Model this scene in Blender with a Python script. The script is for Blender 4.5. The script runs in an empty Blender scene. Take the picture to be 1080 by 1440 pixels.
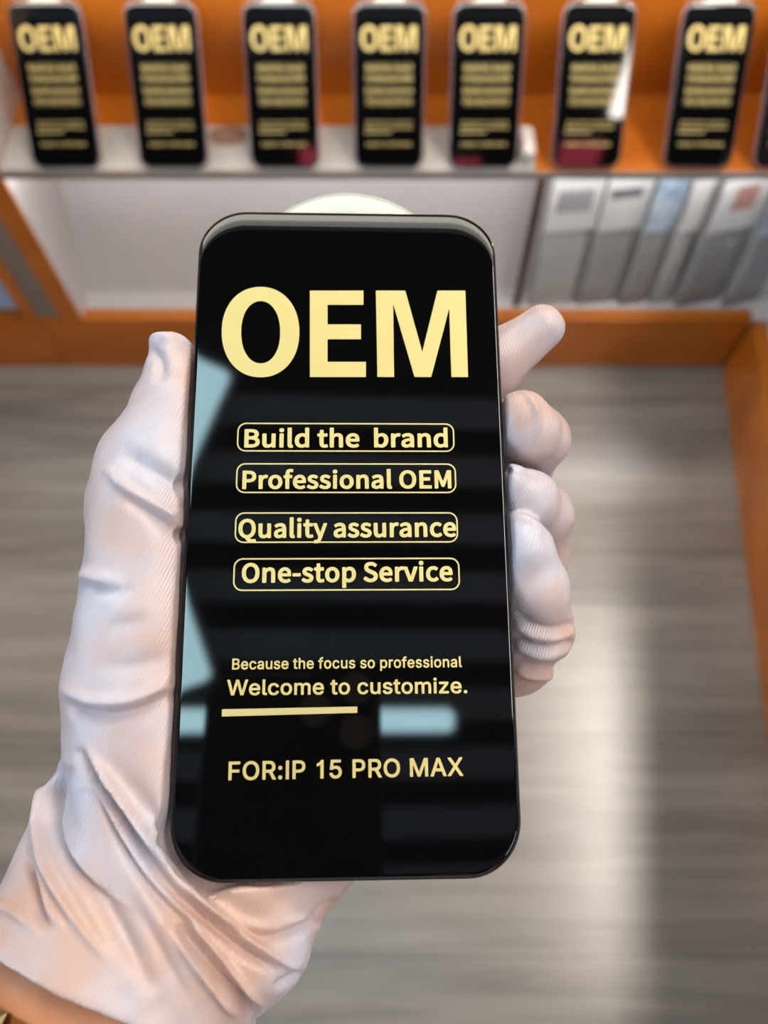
import bpy, bmesh, math, random
import numpy as np
from mathutils import Vector, Matrix

S = bpy.context.scene
COL = S.collection
random.seed(4)

# ------------------------------------------------------------------ camera
PITCH = math.radians(66.0)
CAM = np.array([0.0, 0.0, 1.023])
FPX = 1082.0
RIGHT = np.array([1.0, 0.0, 0.0])
UP = np.array([0.0, math.sin(PITCH), math.cos(PITCH)])
FWD = np.array([0.0, math.cos(PITCH), -math.sin(PITCH)])

cd = bpy.data.cameras.new('camera')
cam = bpy.data.objects.new('camera', cd)
COL.objects.link(cam)
cam.location = Vector(CAM)
cam.rotation_euler = (math.radians(90) - PITCH, 0, 0)
cd.sensor_fit = 'VERTICAL'
cd.sensor_height = 24.0
cd.lens = 24.0 * FPX / 1440.0
cd.clip_start = 0.01
cd.clip_end = 30
cd.dof.use_dof = True
cd.dof.focus_distance = 0.178
cd.dof.aperture_fstop = 6.4
S.camera = cam

# ------------------------------------------------------------------ light and exposure
LAMP_STRENGTH = 15.0
KEY_STRENGTH = 40.0
FRONT_FILL = 0.5
SIDE_FILL = 4.5
BAY_FILL = 20.0
EDGE_LIGHT = 7.0
WALL_FILL = 20.0
RED_GLOW = 4.5
LAMP_COOL = (0.55, 0.90, 1.0)
LAMP_WARM = (1.0, 0.90, 0.80)
EXPOSURE = -0.2
w = bpy.data.worlds.new('world')
S.world = w
w.use_nodes = True
w.node_tree.nodes['Background'].inputs[0].default_value = (0.80, 0.86, 1.0, 1)
w.node_tree.nodes['Background'].inputs[1].default_value = 0.1
S.view_settings.view_transform = 'Standard'
S.view_settings.look = 'None'
S.view_settings.gamma = 1
S.view_settings.exposure = EXPOSURE
S.view_settings.use_curve_mapping = False
S.cycles.max_bounces = 8
S.cycles.sample_clamp_indirect = 6


# ------------------------------------------------------------------ helpers
def ray(px, py):
    a, b = (px - 540.0) / FPX, (720.0 - py) / FPX
    return a * RIGHT + b * UP + FWD


def at_y(px, py, y):
    d = ray(px, py)
    return CAM + d * ((y - CAM[1]) / d[1])


def at_z(px, py, z):
    d = ray(px, py)
    return CAM + d * ((z - CAM[2]) / d[2])


def cam_to_world(c):
    c = np.asarray(c, float)
    return CAM + c[..., 0:1] * RIGHT + c[..., 1:2] * UP + c[..., 2:3] * FWD


def lin(r, g, b):
    f = lambda c: ((c / 255.0 + 0.055) / 1.055) ** 2.4 if c > 10 else c / 255.0 / 12.92
    return (f(r), f(g), f(b), 1.0)


def tag(o, label=None, cat=None, group=None, kind=None):
    if label: o['label'] = label
    if cat: o['category'] = cat
    if group: o['group'] = group
    if kind: o['kind'] = kind
    return o


def empty(name, loc=(0, 0, 0)):
    o = bpy.data.objects.new(name, None)
    o.empty_display_size = 0.05
    COL.objects.link(o)
    o.location = loc
    return o


def link(name, me, mat=None, parent=None, smooth=False):
    o = bpy.data.objects.new(name, me)
    COL.objects.link(o)
    if mat: me.materials.append(mat)
    if smooth:
        me.polygons.foreach_set('use_smooth', [True] * len(me.polygons))
    if parent: o.parent = parent
    return o


def bm_obj(name, bm, mat=None, parent=None, smooth=False, bevel=0.0, seg=2):
    me = bpy.data.meshes.new(name)
    bmesh.ops.recalc_face_normals(bm, faces=bm.faces)
    bm.to_mesh(me)
    bm.free()
    o = link(name, me, mat, parent, smooth)
    if bevel:
        m = o.modifiers.new('bevel', 'BEVEL')
        m.width = bevel
        m.segments = seg
        m.limit_method = 'ANGLE'
    return o


def box_into(bm, x0, x1, y0, y1, z0, z1):
    v = [bm.verts.new((x, y, z)) for z in (z0, z1) for y in (y0, y1) for x in (x0, x1)]
    for f in ((0, 1, 3, 2), (4, 6, 7, 5), (0, 4, 5, 1), (2, 3, 7, 6), (0, 2, 6, 4), (1, 5, 7, 3)):
        bm.faces.new([v[i] for i in f])


def box(name, x0, x1, y0, y1, z0, z1, mat, parent=None, bevel=0.0):
    bm = bmesh.new()
    box_into(bm, x0, x1, y0, y1, z0, z1)
    return bm_obj(name, bm, mat, parent, bevel=bevel)


def slab(name, quad, thick, mat, parent=None, bevel=0.0):
    """a board: four corner points of its front face, thickened away from the front"""
    q = [Vector(p) for p in quad]
    n = (q[1] - q[0]).cross(q[3] - q[0]).normalized()
    bm = bmesh.new()
    a = [bm.verts.new(p) for p in q]
    b = [bm.verts.new(p - n * thick) for p in q]
    bm.faces.new(a)
    bm.faces.new(b[::-1])
    for i in range(4):
        j = (i + 1) % 4
        bm.faces.new((a[i], b[i], b[j], a[j]))
    return bm_obj(name, bm, mat, parent, bevel=bevel)


def rrect(w, h, r, seg=10, cx=0.0, cy=0.0):
    pts = []
    for (sx, sy, a0) in ((1, 1, 0), (-1, 1, 90), (-1, -1, 180), (1, -1, 270)):
        for k in range(seg + 1):
            a = math.radians(a0 + 90 * k / seg)
            pts.append((cx + sx * (w / 2 - r) + r * math.cos(a), cy + sy * (h / 2 - r) + r * math.sin(a)))
    return pts


def loft(rings, cap0=True, cap1=True):
    bm = bmesh.new()
    vs = [[bm.verts.new(p) for p in ring] for ring in rings]
    n = len(vs[0])
    for a, b in zip(vs[:-1], vs[1:]):
        for i in range(n):
            j = (i + 1) % n
            bm.faces.new((a[i], a[j], b[j], b[i]))
    if cap0: bm.faces.new(vs[0][::-1])
    if cap1: bm.faces.new(vs[-1])
    return bm


# ------------------------------------------------------------------ materials
def new_mat(name):
    m = bpy.data.materials.new(name)
    m.use_nodes = True
    return m, m.node_tree.nodes, m.node_tree.links, m.node_tree.nodes['Principled BSDF']


def plain(name, col, rough=0.5, metal=0.0, spec=0.5, **kw):
    m, N, L, p = new_mat(name)
    p.inputs['Base Color'].default_value = col
    p.inputs['Roughness'].default_value = rough
    p.inputs['Metallic'].default_value = metal
    p.inputs['Specular IOR Level'].default_value = spec
    for k, v in kw.items():
        p.inputs[k.replace('_', ' ')].default_value = v
    return m


def mottled(name, c0, c1, rough=0.5, scale=(3, 3, 3), detail=4.0, bump=0.0, spec=0.5, coord='Object', lo=0.35, hi=0.65):
    m, N, L, p = new_mat(name)
    tc = N.new('ShaderNodeTexCoord')
    mp = N.new('ShaderNodeMapping')
    mp.inputs['Scale'].default_value = scale
    nz = N.new('ShaderNodeTexNoise')
    nz.inputs['Scale'].default_value = 1.0
    nz.inputs['Detail'].default_value = detail
    cr = N.new('ShaderNodeValToRGB')
    cr.color_ramp.elements[0].position = lo
    cr.color_ramp.elements[1].position = hi
    cr.color_ramp.elements[0].color = c0
    cr.color_ramp.elements[1].color = c1
    L.new(tc.outputs[coord], mp.inputs[0])
    L.new(mp.outputs[0], nz.inputs['Vector'])
    L.new(nz.outputs['Fac'], cr.inputs[0])
    L.new(cr.outputs[0], p.inputs['Base Color'])
    p.inputs['Roughness'].default_value = rough
    p.inputs['Specular IOR Level'].default_value = spec
    if bump:
        b = N.new('ShaderNodeBump')
        b.inputs['Strength'].default_value = bump
        b.inputs['Distance'].default_value = 0.002
        L.new(nz.outputs['Fac'], b.inputs['Height'])
        L.new(b.outputs[0], p.inputs['Normal'])
    return m


def lamp_mat(name, col, strength):
    m, N, L, p = new_mat(name)
    p.inputs['Base Color'].default_value = (0.8, 0.8, 0.8, 1)
    p.inputs['Emission Color'].default_value = (*col, 1)
    p.inputs['Emission Strength'].default_value = strength
    return m


def floor_mat():
    m, N, L, p = new_mat('grey_laminate')
    tc = N.new('ShaderNodeTexCoord')
    mp = N.new('ShaderNodeMapping')
    mp.inputs['Scale'].default_value = (3.0, 38.0, 1.0)
    n1 = N.new('ShaderNodeTexNoise')
    n1.inputs['Scale'].default_value = 1.0
    n1.inputs['Detail'].default_value = 7
    n1.inputs['Distortion'].default_value = 0.6
    mp2 = N.new('ShaderNodeMapping')
    mp2.inputs['Scale'].default_value = (1.6, 7.0, 1.0)
    n2 = N.new('ShaderNodeTexNoise')
    n2.inputs['Scale'].default_value = 1.6
    n2.inputs['Detail'].default_value = 3
    L.new(tc.outputs['Object'], mp.inputs[0])
    L.new(tc.outputs['Object'], mp2.inputs[0])
    L.new(mp.outputs[0], n1.inputs['Vector'])
    L.new(mp2.outputs[0], n2.inputs['Vector'])
    mx = N.new('ShaderNodeMath')
    mx.operation = 'MULTIPLY_ADD'
    mx.inputs[1].default_value = 0.55
    L.new(n1.outputs['Fac'], mx.inputs[0])
    m2 = N.new('ShaderNodeMath')
    m2.operation = 'MULTIPLY'
    m2.inputs[1].default_value = 0.45
    L.new(n2.outputs['Fac'], m2.inputs[0])
    L.new(m2.outputs[0], mx.inputs[2])
    cr = N.new('ShaderNodeValToRGB')
    e = cr.color_ramp.elements
    e[0].position, e[0].color = 0.30, lin(112, 106, 100)
    e[1].position, e[1].color = 0.68, lin(166, 159, 151)
    L.new(mx.outputs[0], cr.inputs[0])
    # board seams run across the picture
    br = N.new('ShaderNodeTexBrick')
    br.offset = 0.37
    br.inputs['Scale'].default_value = 1.0
    br.inputs['Color1'].default_value = (1, 1, 1, 1)
    br.inputs['Color2'].default_value = (0.94, 0.93, 0.92, 1)
    br.inputs['Mortar'].default_value = (0.70, 0.68, 0.66, 1)
    br.inputs['Mortar Size'].default_value = 0.0022
    br.inputs['Mortar Smooth'].default_value = 0.4
    br.inputs['Brick Width'].default_value = 4.2
    br.inputs['Row Height'].default_value = 0.25
    mp3 = N.new('ShaderNodeMapping')
    mp3.inputs['Location'].default_value = (1.33, 0.108, 0)
    L.new(tc.outputs['Object'], mp3.inputs[0])
    L.new(mp3.outputs[0], br.inputs['Vector'])
    mul = N.new('ShaderNodeMixRGB')
    mul.blend_type = 'MULTIPLY'
    mul.inputs[0].default_value = 1.0
    L.new(cr.outputs[0], mul.inputs[1])
    L.new(br.outputs['Color'], mul.inputs[2])
    L.new(mul.outputs[0], p.inputs['Base Color'])
    p.inputs['Roughness'].default_value = 0.27
    p.inputs['Specular IOR Level'].default_value = 1.0
    b = N.new('ShaderNodeBump')
    b.inputs['Strength'].default_value = 0.25
    b.inputs['Distance'].default_value = 0.0012
    L.new(n1.outputs['Fac'], b.inputs['Height'])
    L.new(b.outputs[0], p.inputs['Normal'])
    return m


def satin_mat():
    m, N, L, p = new_mat('white_satin')
    tc = N.new('ShaderNodeTexCoord')
    nz = N.new('ShaderNodeTexNoise')
    nz.inputs['Scale'].default_value = 40.0
    nz.inputs['Detail'].default_value = 3
    cr = N.new('ShaderNodeValToRGB')
    cr.color_ramp.elements[0].position, cr.color_ramp.elements[0].color = 0.36, GLOVE_A
    cr.color_ramp.elements[1].position, cr.color_ramp.elements[1].color = 0.66, GLOVE_B
    L.new(tc.outputs['Object'], nz.inputs['Vector'])
    L.new(nz.outputs['Fac'], cr.inputs[0])
    L.new(cr.outputs[0], p.inputs['Base Color'])
    p.inputs['Roughness'].default_value = 0.33
    p.inputs['Specular IOR Level'].default_value = 0.55
    p.inputs['Sheen Weight'].default_value = 0.12
    p.inputs['Sheen Roughness'].default_value = 0.4
    p.inputs['Subsurface Weight'].default_value = 0.0
    p.inputs['Subsurface Radius'].default_value = (0.004, 0.002, 0.0015)
    # fine ribs of the weave
    dt = N.new('ShaderNodeVectorMath')
    dt.operation = 'DOT_PRODUCT'
    dt.inputs[1].default_value = (8600.0, -3000.0, -1400.0)
    L.new(tc.outputs['Object'], dt.inputs[0])
    n3 = N.new('ShaderNodeTexNoise')
    n3.inputs['Scale'].default_value = 120.0
    n3.inputs['Detail'].default_value = 1
    L.new(tc.outputs['Object'], n3.inputs['Vector'])
    ph_ = N.new('ShaderNodeMath')
    ph_.operation = 'MULTIPLY_ADD'
    ph_.inputs[1].default_value = 7.0
    L.new(n3.outputs['Fac'], ph_.inputs[0])
    L.new(dt.outputs['Value'], ph_.inputs[2])
    sn = N.new('ShaderNodeMath')
    sn.operation = 'SINE'
    L.new(ph_.outputs[0], sn.inputs[0])
    n4 = N.new('ShaderNodeTexNoise')
    n4.inputs['Scale'].default_value = 3200.0
    n4.inputs['Detail'].default_value = 0
    L.new(tc.outputs['Object'], n4.inputs['Vector'])
    ad = N.new('ShaderNodeMath')
    ad.operation = 'MULTIPLY_ADD'
    ad.inputs[1].default_value = 1.6
    L.new(n4.outputs['Fac'], ad.inputs[0])
    L.new(sn.outputs[0], ad.inputs[2])
    b = N.new('ShaderNodeBump')
    b.inputs['Strength'].default_value = 0.5
    b.inputs['Distance'].default_value = 0.00005
    L.new(ad.outputs[0], b.inputs['Height'])
    L.new(b.outputs[0], p.inputs['Normal'])
    return m


GLOVE_A = lin(206, 172, 160)
GLOVE_B = lin(200, 195, 207)  # bluish lamp sheen put into the cloth colour, beside peach of skin showing through

M = dict(
    floor=floor_mat(),
    satin=satin_mat(),
    skin=mottled('skin', lin(196, 132, 96), lin(214, 152, 114), 0.5, (60, 60, 60), bump=0.05),
    wall=mottled('white_paint', lin(205, 203, 200), lin(216, 214, 211), 0.7, (4, 4, 4)),
    ceiling=plain('ceiling_slat', lin(140, 152, 168), 0.7),
    ceiling_dark=plain('ceiling_void', lin(18, 20, 24), 0.9),
    orange=mottled('orange_wood', lin(180, 98, 20), lin(204, 118, 34), 0.33, (2.0, 14, 14), detail=5),
    white_board=mottled('white_laminate', lin(196, 192, 190), lin(208, 205, 203), 0.4, (3, 3, 3)),
    cool_board=plain('pale_blue_laminate', lin(206, 216, 236), 0.4),
    sheet=mottled('grey_white_sheet', lin(176, 178, 174), lin(190, 192, 188), 0.5, (6, 6, 6)),
    alu=plain('brushed_aluminium', lin(170, 168, 166), 0.42, 0.85),
    shelf_edge=plain('shelf_edge_metal', lin(150, 148, 146), 0.4, 0.7),
    brown=mottled('dark_brown', lin(62, 38, 28), lin(82, 50, 36), 0.7, (20, 20, 20)),
    smudge=plain('brown_sticker', lin(140, 112, 96), 0.5),
    black_glass=plain('black_glass', (0.0022, 0.0022, 0.0026, 1), 0.035, 0.0, 0.5),
    gold=plain('gold_print', lin(220, 200, 130), 0.42, 0.2, 0.5),
    gold_dim=plain('gold_line', lin(216, 198, 138), 0.42, 0.2, 0.5),
    tab=plain('frosted_tab', lin(224, 232, 220), 0.22, 0.0, 0.6, Transmission_Weight=0.25),
    rim_black=plain('rim_black', (0.002, 0.002, 0.002, 1), 0.6, 0.0, 0.2),
    red_edge=plain('red_brown_rim', lin(92, 36, 22), 0.3),
    dark_plastic=plain('dark_plastic', lin(14, 15, 18), 0.4),
    lens=plain('lens_glass', lin(6, 8, 14), 0.05),
    steel=plain('polished_gold_steel', lin(214, 190, 150), 0.18, 1.0),
    label=plain('white_label', lin(214, 214, 210), 0.5),
    label_blue=mottled('pale_blue_label', lin(120, 146, 166), lin(206, 218, 226), 0.4, (34, 34, 34)),
    print_grey=plain('grey_print', lin(112, 110, 112), 0.6),
    print_red=plain('faded_red_print', lin(176, 130, 120), 0.6),
    pack_grey=mottled('grey_pack', lin(128, 128, 124), lin(160, 160, 156), 0.5, (18, 18, 18)),
    pack_warm=mottled('taupe_pack', lin(118, 112, 110), lin(140, 134, 130), 0.5, (18, 18, 18)),
    pack_pale=mottled('pale_pack', lin(182, 182, 174), lin(198, 198, 190), 0.5, (18, 18, 18)),
    blue_box=plain('dusty_blue_card', lin(96, 110, 150), 0.6),
)


def clear_mat(name, col, alpha, rough=0.12):
    m, N, L, p = new_mat(name)
    p.inputs['Base Color'].default_value = col
    p.inputs['Roughness'].default_value = rough
    p.inputs['Alpha'].default_value = alpha
    return m


M['tray'] = clear_mat('clear_lilac_plastic', lin(170, 158, 172), 0.42)
M['bag'] = clear_mat('clear_polybag', lin(200, 204, 202), 0.40, 0.16)

# ------------------------------------------------------------------ setting
FLOOR = box('floor', -2.2, 2.2, -2.6, 1.1, -0.05, 0.0, M['floor'])
tag(FLOOR, 'grey wood-look laminate floor with grain running sideways', 'floor', kind='structure')
for nm, args, lab in (
        ('wall_back', (-2.2, 2.2, 1.0, 1.1, 0.0, 2.75), 'white wall behind the orange display cabinet'),
        ('wall_left', (-2.3, -2.2, -2.6, 1.1, 0.0, 2.75), 'white wall on the left side of the shop'),
        ('wall_right', (2.2, 2.3, -2.6, 1.1, 0.0, 2.75), 'white wall on the right side of the shop'),
        ('wall_front', (-2.2, 2.2, -2.7, -2.6, 0.0, 2.75), 'white wall behind the photographer')):
    tag(box(nm, *args, M['wall']), lab, 'wall', kind='structure')


wn = empty('fill_panel_1', (0.1, -2.6, 0.75))  # added glowing panel, fills the lower bay with light from the front
tag(wn, 'wide light panel added behind the photographer to brighten the lower bay', 'light panel', kind='structure')
box('light_pane', -1.6, 1.6, 0.004, 0.010, 0.0, 1.35, lamp_mat('front_fill_light', (0.90, 0.96, 1.0), FRONT_FILL), wn)
for a in (-1.62, -0.55, 0.52, 1.59): box('panel_frame', a, a + 0.03, 0.0, 0.03, -0.02, 1.37, M['alu'], wn)
wn = empty('fill_panel_2', (-2.2, -0.5, 0.9))  # added glowing panel, rakes cool light across the glove
tag(wn, 'tall panel added on the left wall for cool raking light', 'light panel', kind='structure')
box('light_pane', -0.006, 0.0, -0.8, 0.8, 0.0, 1.3, lamp_mat('side_fill_light', (0.52, 0.74, 1.0), SIDE_FILL), wn)
for a in (-0.83, 0.8): box('panel_frame', -0.03, 0.0, a, a + 0.03, -0.02, 1.32, M['alu'], wn)
ce = empty('ceiling', (0, 0, 2.65))
tag(ce, 'dark ceiling hung with grey slats, mirrored faintly in the held glass', 'ceiling', kind='structure')
box('ceiling_panel', -2.2, 2.2, -2.6, 1.0, 0.08, 0.12, M['ceiling_dark'], ce)
y = -1.0
proto = box('ceiling_slat', -2.2, 2.2, 0, 0.075, 0.0, 0.02, M['ceiling'], ce)
proto.location.y = y
while y < 0.3:
    y += 0.15
    c = proto.copy()
    COL.objects.link(c)
    c.parent = ce
    c.location.y = y


def tube_lamp(label, loc, length, width, axis, mat, group='ceiling strip lamps'):
    r = empty('ceiling_lamp', loc)
    tag(r, label, 'lamp', group)
    hx, hy = (length / 2, width / 2) if axis == 'x' else (width / 2, length / 2)
    box('housing', -hx - 0.012, hx + 0.012, -hy - 0.012, hy + 0.012, 0.004, 0.03, M['alu'], r)
    bm = loft([[(x, yy, z) for x, yy in rrect(2 * hx - 2 * i, 2 * hy - 2 * i, 0.02)] for i, z in ((0, 0.006), (0, -0.006), (0.008, -0.012))])
    bm_obj('diffuser', bm, mat, r)
    return r


LM = lamp_mat('cool_lamp', LAMP_COOL, LAMP_STRENGTH)
LMW = lamp_mat('warm_lamp', LAMP_WARM, KEY_STRENGTH)
tube_lamp('long ceiling lamp over the right counter', (1.06, 0.28, 2.6), 1.35, 0.22, 'y', LMW)
tube_lamp('short ceiling lamp nearer the front wall, mirrored as a streak in a shelf protector', (1.03, -1.06, 2.6), 0.42, 0.07, 'y', LMW)
la = tube_lamp('short ceiling lamp angled to shape the reflection at the upper left edge of the held glass', (-0.41, 0.33, 2.6), 0.36, 0.16, 'y', LM)
la.rotation_euler.z = math.radians(-22.6)  # lamps split and angled so the pair imitates one curved reflection
la = tube_lamp('short ceiling lamp angled to shape the reflection at the lower left edge of the held glass', (-0.418, -0.19, 2.6), 0.26, 0.16, 'y', LM)
la.rotation_euler.z = math.radians(19.5)
tube_lamp('crosswise ceiling lamp mirrored low in the held glass', (-0.06, -0.39, 2.6), 0.72, 0.055, 'x', LM)
RED = lamp_mat('red_glow', (1.0, 0.02, 0.10), RED_GLOW)
for (x, y, wx, wy, lab, st) in ((-0.345, -1.55, 0.11, 0.24, 'small red ceiling light added to be mirrored in the third shelf protector', 1),
                            (0.395, -1.56, 0.13, 0.12, 'small red ceiling light added to be mirrored in the fifth shelf protector', 1),
                            (0.905, -1.54, 0.19, 0.30, 'larger red ceiling light added to be mirrored in the sixth shelf protector', 1)):
    q = empty('red_reflection_light', (x, y, 2.58))  # invented red lights, placed only for the red reflections on the shelf protectors
    tag(q, lab, 'sign', 'added red ceiling lights')
    box('lit_face', -wx / 2, wx / 2, -wy / 2, wy / 2, -0.02, 0.0, RED, q)
    box('housing', -wx / 2 - 0.005, wx / 2 + 0.005, -wy / 2 - 0.005, wy / 2 + 0.005, 0.0005, 0.075, M['alu'], q)
r = empty('edge_light_box', (0.05, 0.80, 1.72))  # added light source, makes the bright band along the top edge of the glass
tag(r, 'wide soft light box added high above the shelf protectors for the glass edge highlight', 'light box')
LBM = lamp_mat('soft_edge_light', (1.0, 0.97, 0.84), EDGE_LIGHT)
z = -0.26
for k in range(16):
    th = 0.024 if k < 8 else 0.024 * 0.72 ** (k - 7)
    box('tube', -0.75, 0.75, -0.03, -0.022, z, z + th, LBM, r)
    z += 0.031 if k < 8 else 0.042
z_top = z
box('housing', -0.77, 0.77, 0.0, 0.19, -0.28, z_top, M['ceiling_dark'], r)

# ------------------------------------------------------------------ display cabinet along the back
D = 0.71                       # plane of the cabinet front
SH = 0.379                     # top of the shelf
CF = 0.112                     # floor of the lower compartment
XL, XR = -0.439, 0.537
cab = empty('display_cabinet', (0.0, D, 0.0))
tag(cab, 'low orange wood display cabinet with a shelf, white lower bay and tall plinth', 'cabinet')


def cpart(name, x0, x1, y0, y1, z0, z1, mat, bev=0.0):
    return box(name, x0, x1, y0 - D, y1 - D, z0, z1, mat, cab, bev)


cpart('plinth', -0.502, XR, D, D + 0.02, 0.0, CF + 0.003, M['orange'], 0.001)
cpart('bay_floor', XL, XR + 0.30, D + 0.001, 0.90, CF - 0.012, CF, M['white_board'])
cpart('back_panel', -0.502, XR + 0.4, 0.838, 0.856, SH, 1.15, M['orange'])
cpart('rear_board', -0.502, XR + 0.4, 0.90, 0.915, 0.0, 1.05, M['white_board'])
shf = cpart('shelf', XL, XR + 0.2, D + 0.001, 0.838, SH - 0.0065, SH, M['orange'])
box('front_edge', XL, XR + 0.2, -0.003, 0.0012, SH - 0.0065, SH + 0.001, M['shelf_edge'], shf)
stl = box('bay_fill_light', XL + 0.01, XR - 0.02, 0.012, 0.022, SH - 0.0135, SH - 0.0066, lamp_mat('bay_fill_light', (0.88, 0.95, 1.0), BAY_FILL), cab)  # hidden strip added under the shelf to brighten the lower bay
# sloping white board that closes the lower bay
slab('sloping_back', [(XL, 0.763 - D, CF), (XR + 0.3, 0.763 - D, CF), (XR + 0.3, 0.858 - D, SH - 0.008), (XL, 0.858 - D, SH - 0.008)],
     0.004, M['white_board'], cab)
sp = cpart('side_panel', XL - 0.028, XL, D + 0.002, 0.90, CF - 0.012, 1.05, M['white_board'])
box('front_stile', XL - 0.029, XL + 0.0005, -0.001, 0.0025, CF + 0.003, 1.05, M['orange'], sp)
cpart('filler_strip', XL - 0.062, XL - 0.029, D + 0.004, D + 0.012, CF + 0.003, 1.05, M['alu'])

# neighbouring cabinet on the left
nb = empty('display_cabinet', (-0.7, D, 0.0))
tag(nb, 'cabinet at the left edge with orange front stile and pale interior', 'cabinet')
sp = box('side_panel', 0.182, 0.1975, 0.002, 0.18, CF - 0.012, 1.05, M['white_board'], nb)
box('front_stile', 0.180, 0.1978, -0.001, 0.0025, CF + 0.003, 1.05, M['orange'], sp)
box('plinth', -0.4, 0.1975, 0.0, 0.02, 0.0, CF + 0.003, M['orange'], nb)
box('bay_floor', -0.4, 0.182, 0.021, 0.18, CF - 0.012, CF, M['cool_board'], nb)
box('back_board', -0.4, 0.182, 0.165, 0.18, CF, SH, M['white_board'], nb)
bb = box('carton', -0.86, -0.545, 0.79, 0.85, CF + 0.0005, CF + 0.16, M['blue_box'])
tag(bb, 'dusty blue carton inside the cabinet at the left edge', 'box')

dl = box('wall_fill_strip', -0.43, 0.62, 0.785, 0.80, 0.57, 0.58, lamp_mat('warm_strip', LAMP_WARM, WALL_FILL))  # unseen strip added so the orange wall brightens towards its top
tag(dl, 'slim warm light strip added out of view to brighten the wall behind the protectors', 'lamp')
# unseen counter added along the left to shade the floor there
lc = empty('counter', (-0.70, 0.05, 0.0))
tag(lc, 'counter added out of view on the left to shade the floor', 'counter')
box('plinth', -0.5, 0.0, -0.6, 0.64, 0.0, CF, M['orange'], lc)
box('front_board', -0.02, 0.0, -0.6, 0.64, CF + 0.0005, 0.66, M['white_board'], lc)
box('worktop', -0.5, 0.012, -0.6, 0.64, 0.6605, 0.685, M['orange'], lc)
box('end_board', -0.5, -0.021, -0.6, -0.58, CF + 0.0005, 0.66, M['white_board'], lc)
# counter along the right
ct = empty('counter', (0.53, 0.3, 0.0))
tag(ct, 'counter running along the right with orange plinth and pale blue bay', 'counter')


def right_slab(name, z0, z1, off0, off1, mat, y0=-0.6, y1=0.7055):
    # the counter front stands a few degrees off square
    xa = lambda yy: XR - (D - yy) * 0.0757
    bm = bmesh.new()
    P = []
    for z in (z0, z1):
        for (yy, off) in ((y0, off0), (y0, off1), (y1, off1), (y1, off0)):
            P.append(bm.verts.new((xa(yy) + off - 0.53, yy - 0.3, z)))
    for f in ((0, 3, 2, 1), (4, 5, 6, 7), (0, 1, 5, 4), (1, 2, 6, 5), (2, 3, 7, 6), (3, 0, 4, 7)):
        bm.faces.new([P[i] for i in f])
    return bm_obj(name, bm, mat, ct)


right_slab('plinth', 0.0, CF + 0.003, 0.0, 0.02, M['orange'])
right_slab('bay_floor', CF - 0.012, CF, 0.0205, 0.42, M['cool_board'])
right_slab('back_board', CF, 0.62, 0.40, 0.42, M['cool_board'])
right_slab('worktop', 0.62, 0.64, 0.0, 0.45, M['white_board'])
right_slab('front_post', CF + 0.003, 0.62, 0.0, 0.02, M['orange'], -0.6, -0.57)
right_slab('front_post', CF + 0.003, 0.62, 0.16, 0.18, M['orange'], 0.685, 0.7055)

# grey-white sheet lying on the shelf behind the protectors
sx0, sx1 = XL + 0.002, at_z(748, 200, SH)[0]
stp = box('paper_sheet', sx0, sx1, D + 0.002, 0.783, SH + 0.0003, SH + 0.0022, M['sheet'])
tag(stp, 'long grey-white sheet lying on the shelf under the row of protectors', 'sheet')
p0 = at_z(322, 186, SH)
bm = loft([[(p0[0] + 0.023 * math.cos(a), 0.766 + 0.0155 * math.sin(a), SH + z) for a in [k * math.tau / 28 for k in range(28)]] for z in (0.0024, 0.0032)])
sm = bm_obj('paper_disc', bm, M['smudge'])
tag(sm, 'small brown paper disc on the sheet between the second and third protectors', 'paper')
a, b = at_z(732, 225, SH), at_z(748, 225, SH)
bx = box('small_box', a[0], b[0], D + 0.008, D + 0.05, SH + 0.0025, SH + 0.020, M['label'], bevel=0.001)
tag(bx, 'tiny white box standing on the shelf right of the fifth protector', 'box')


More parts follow.
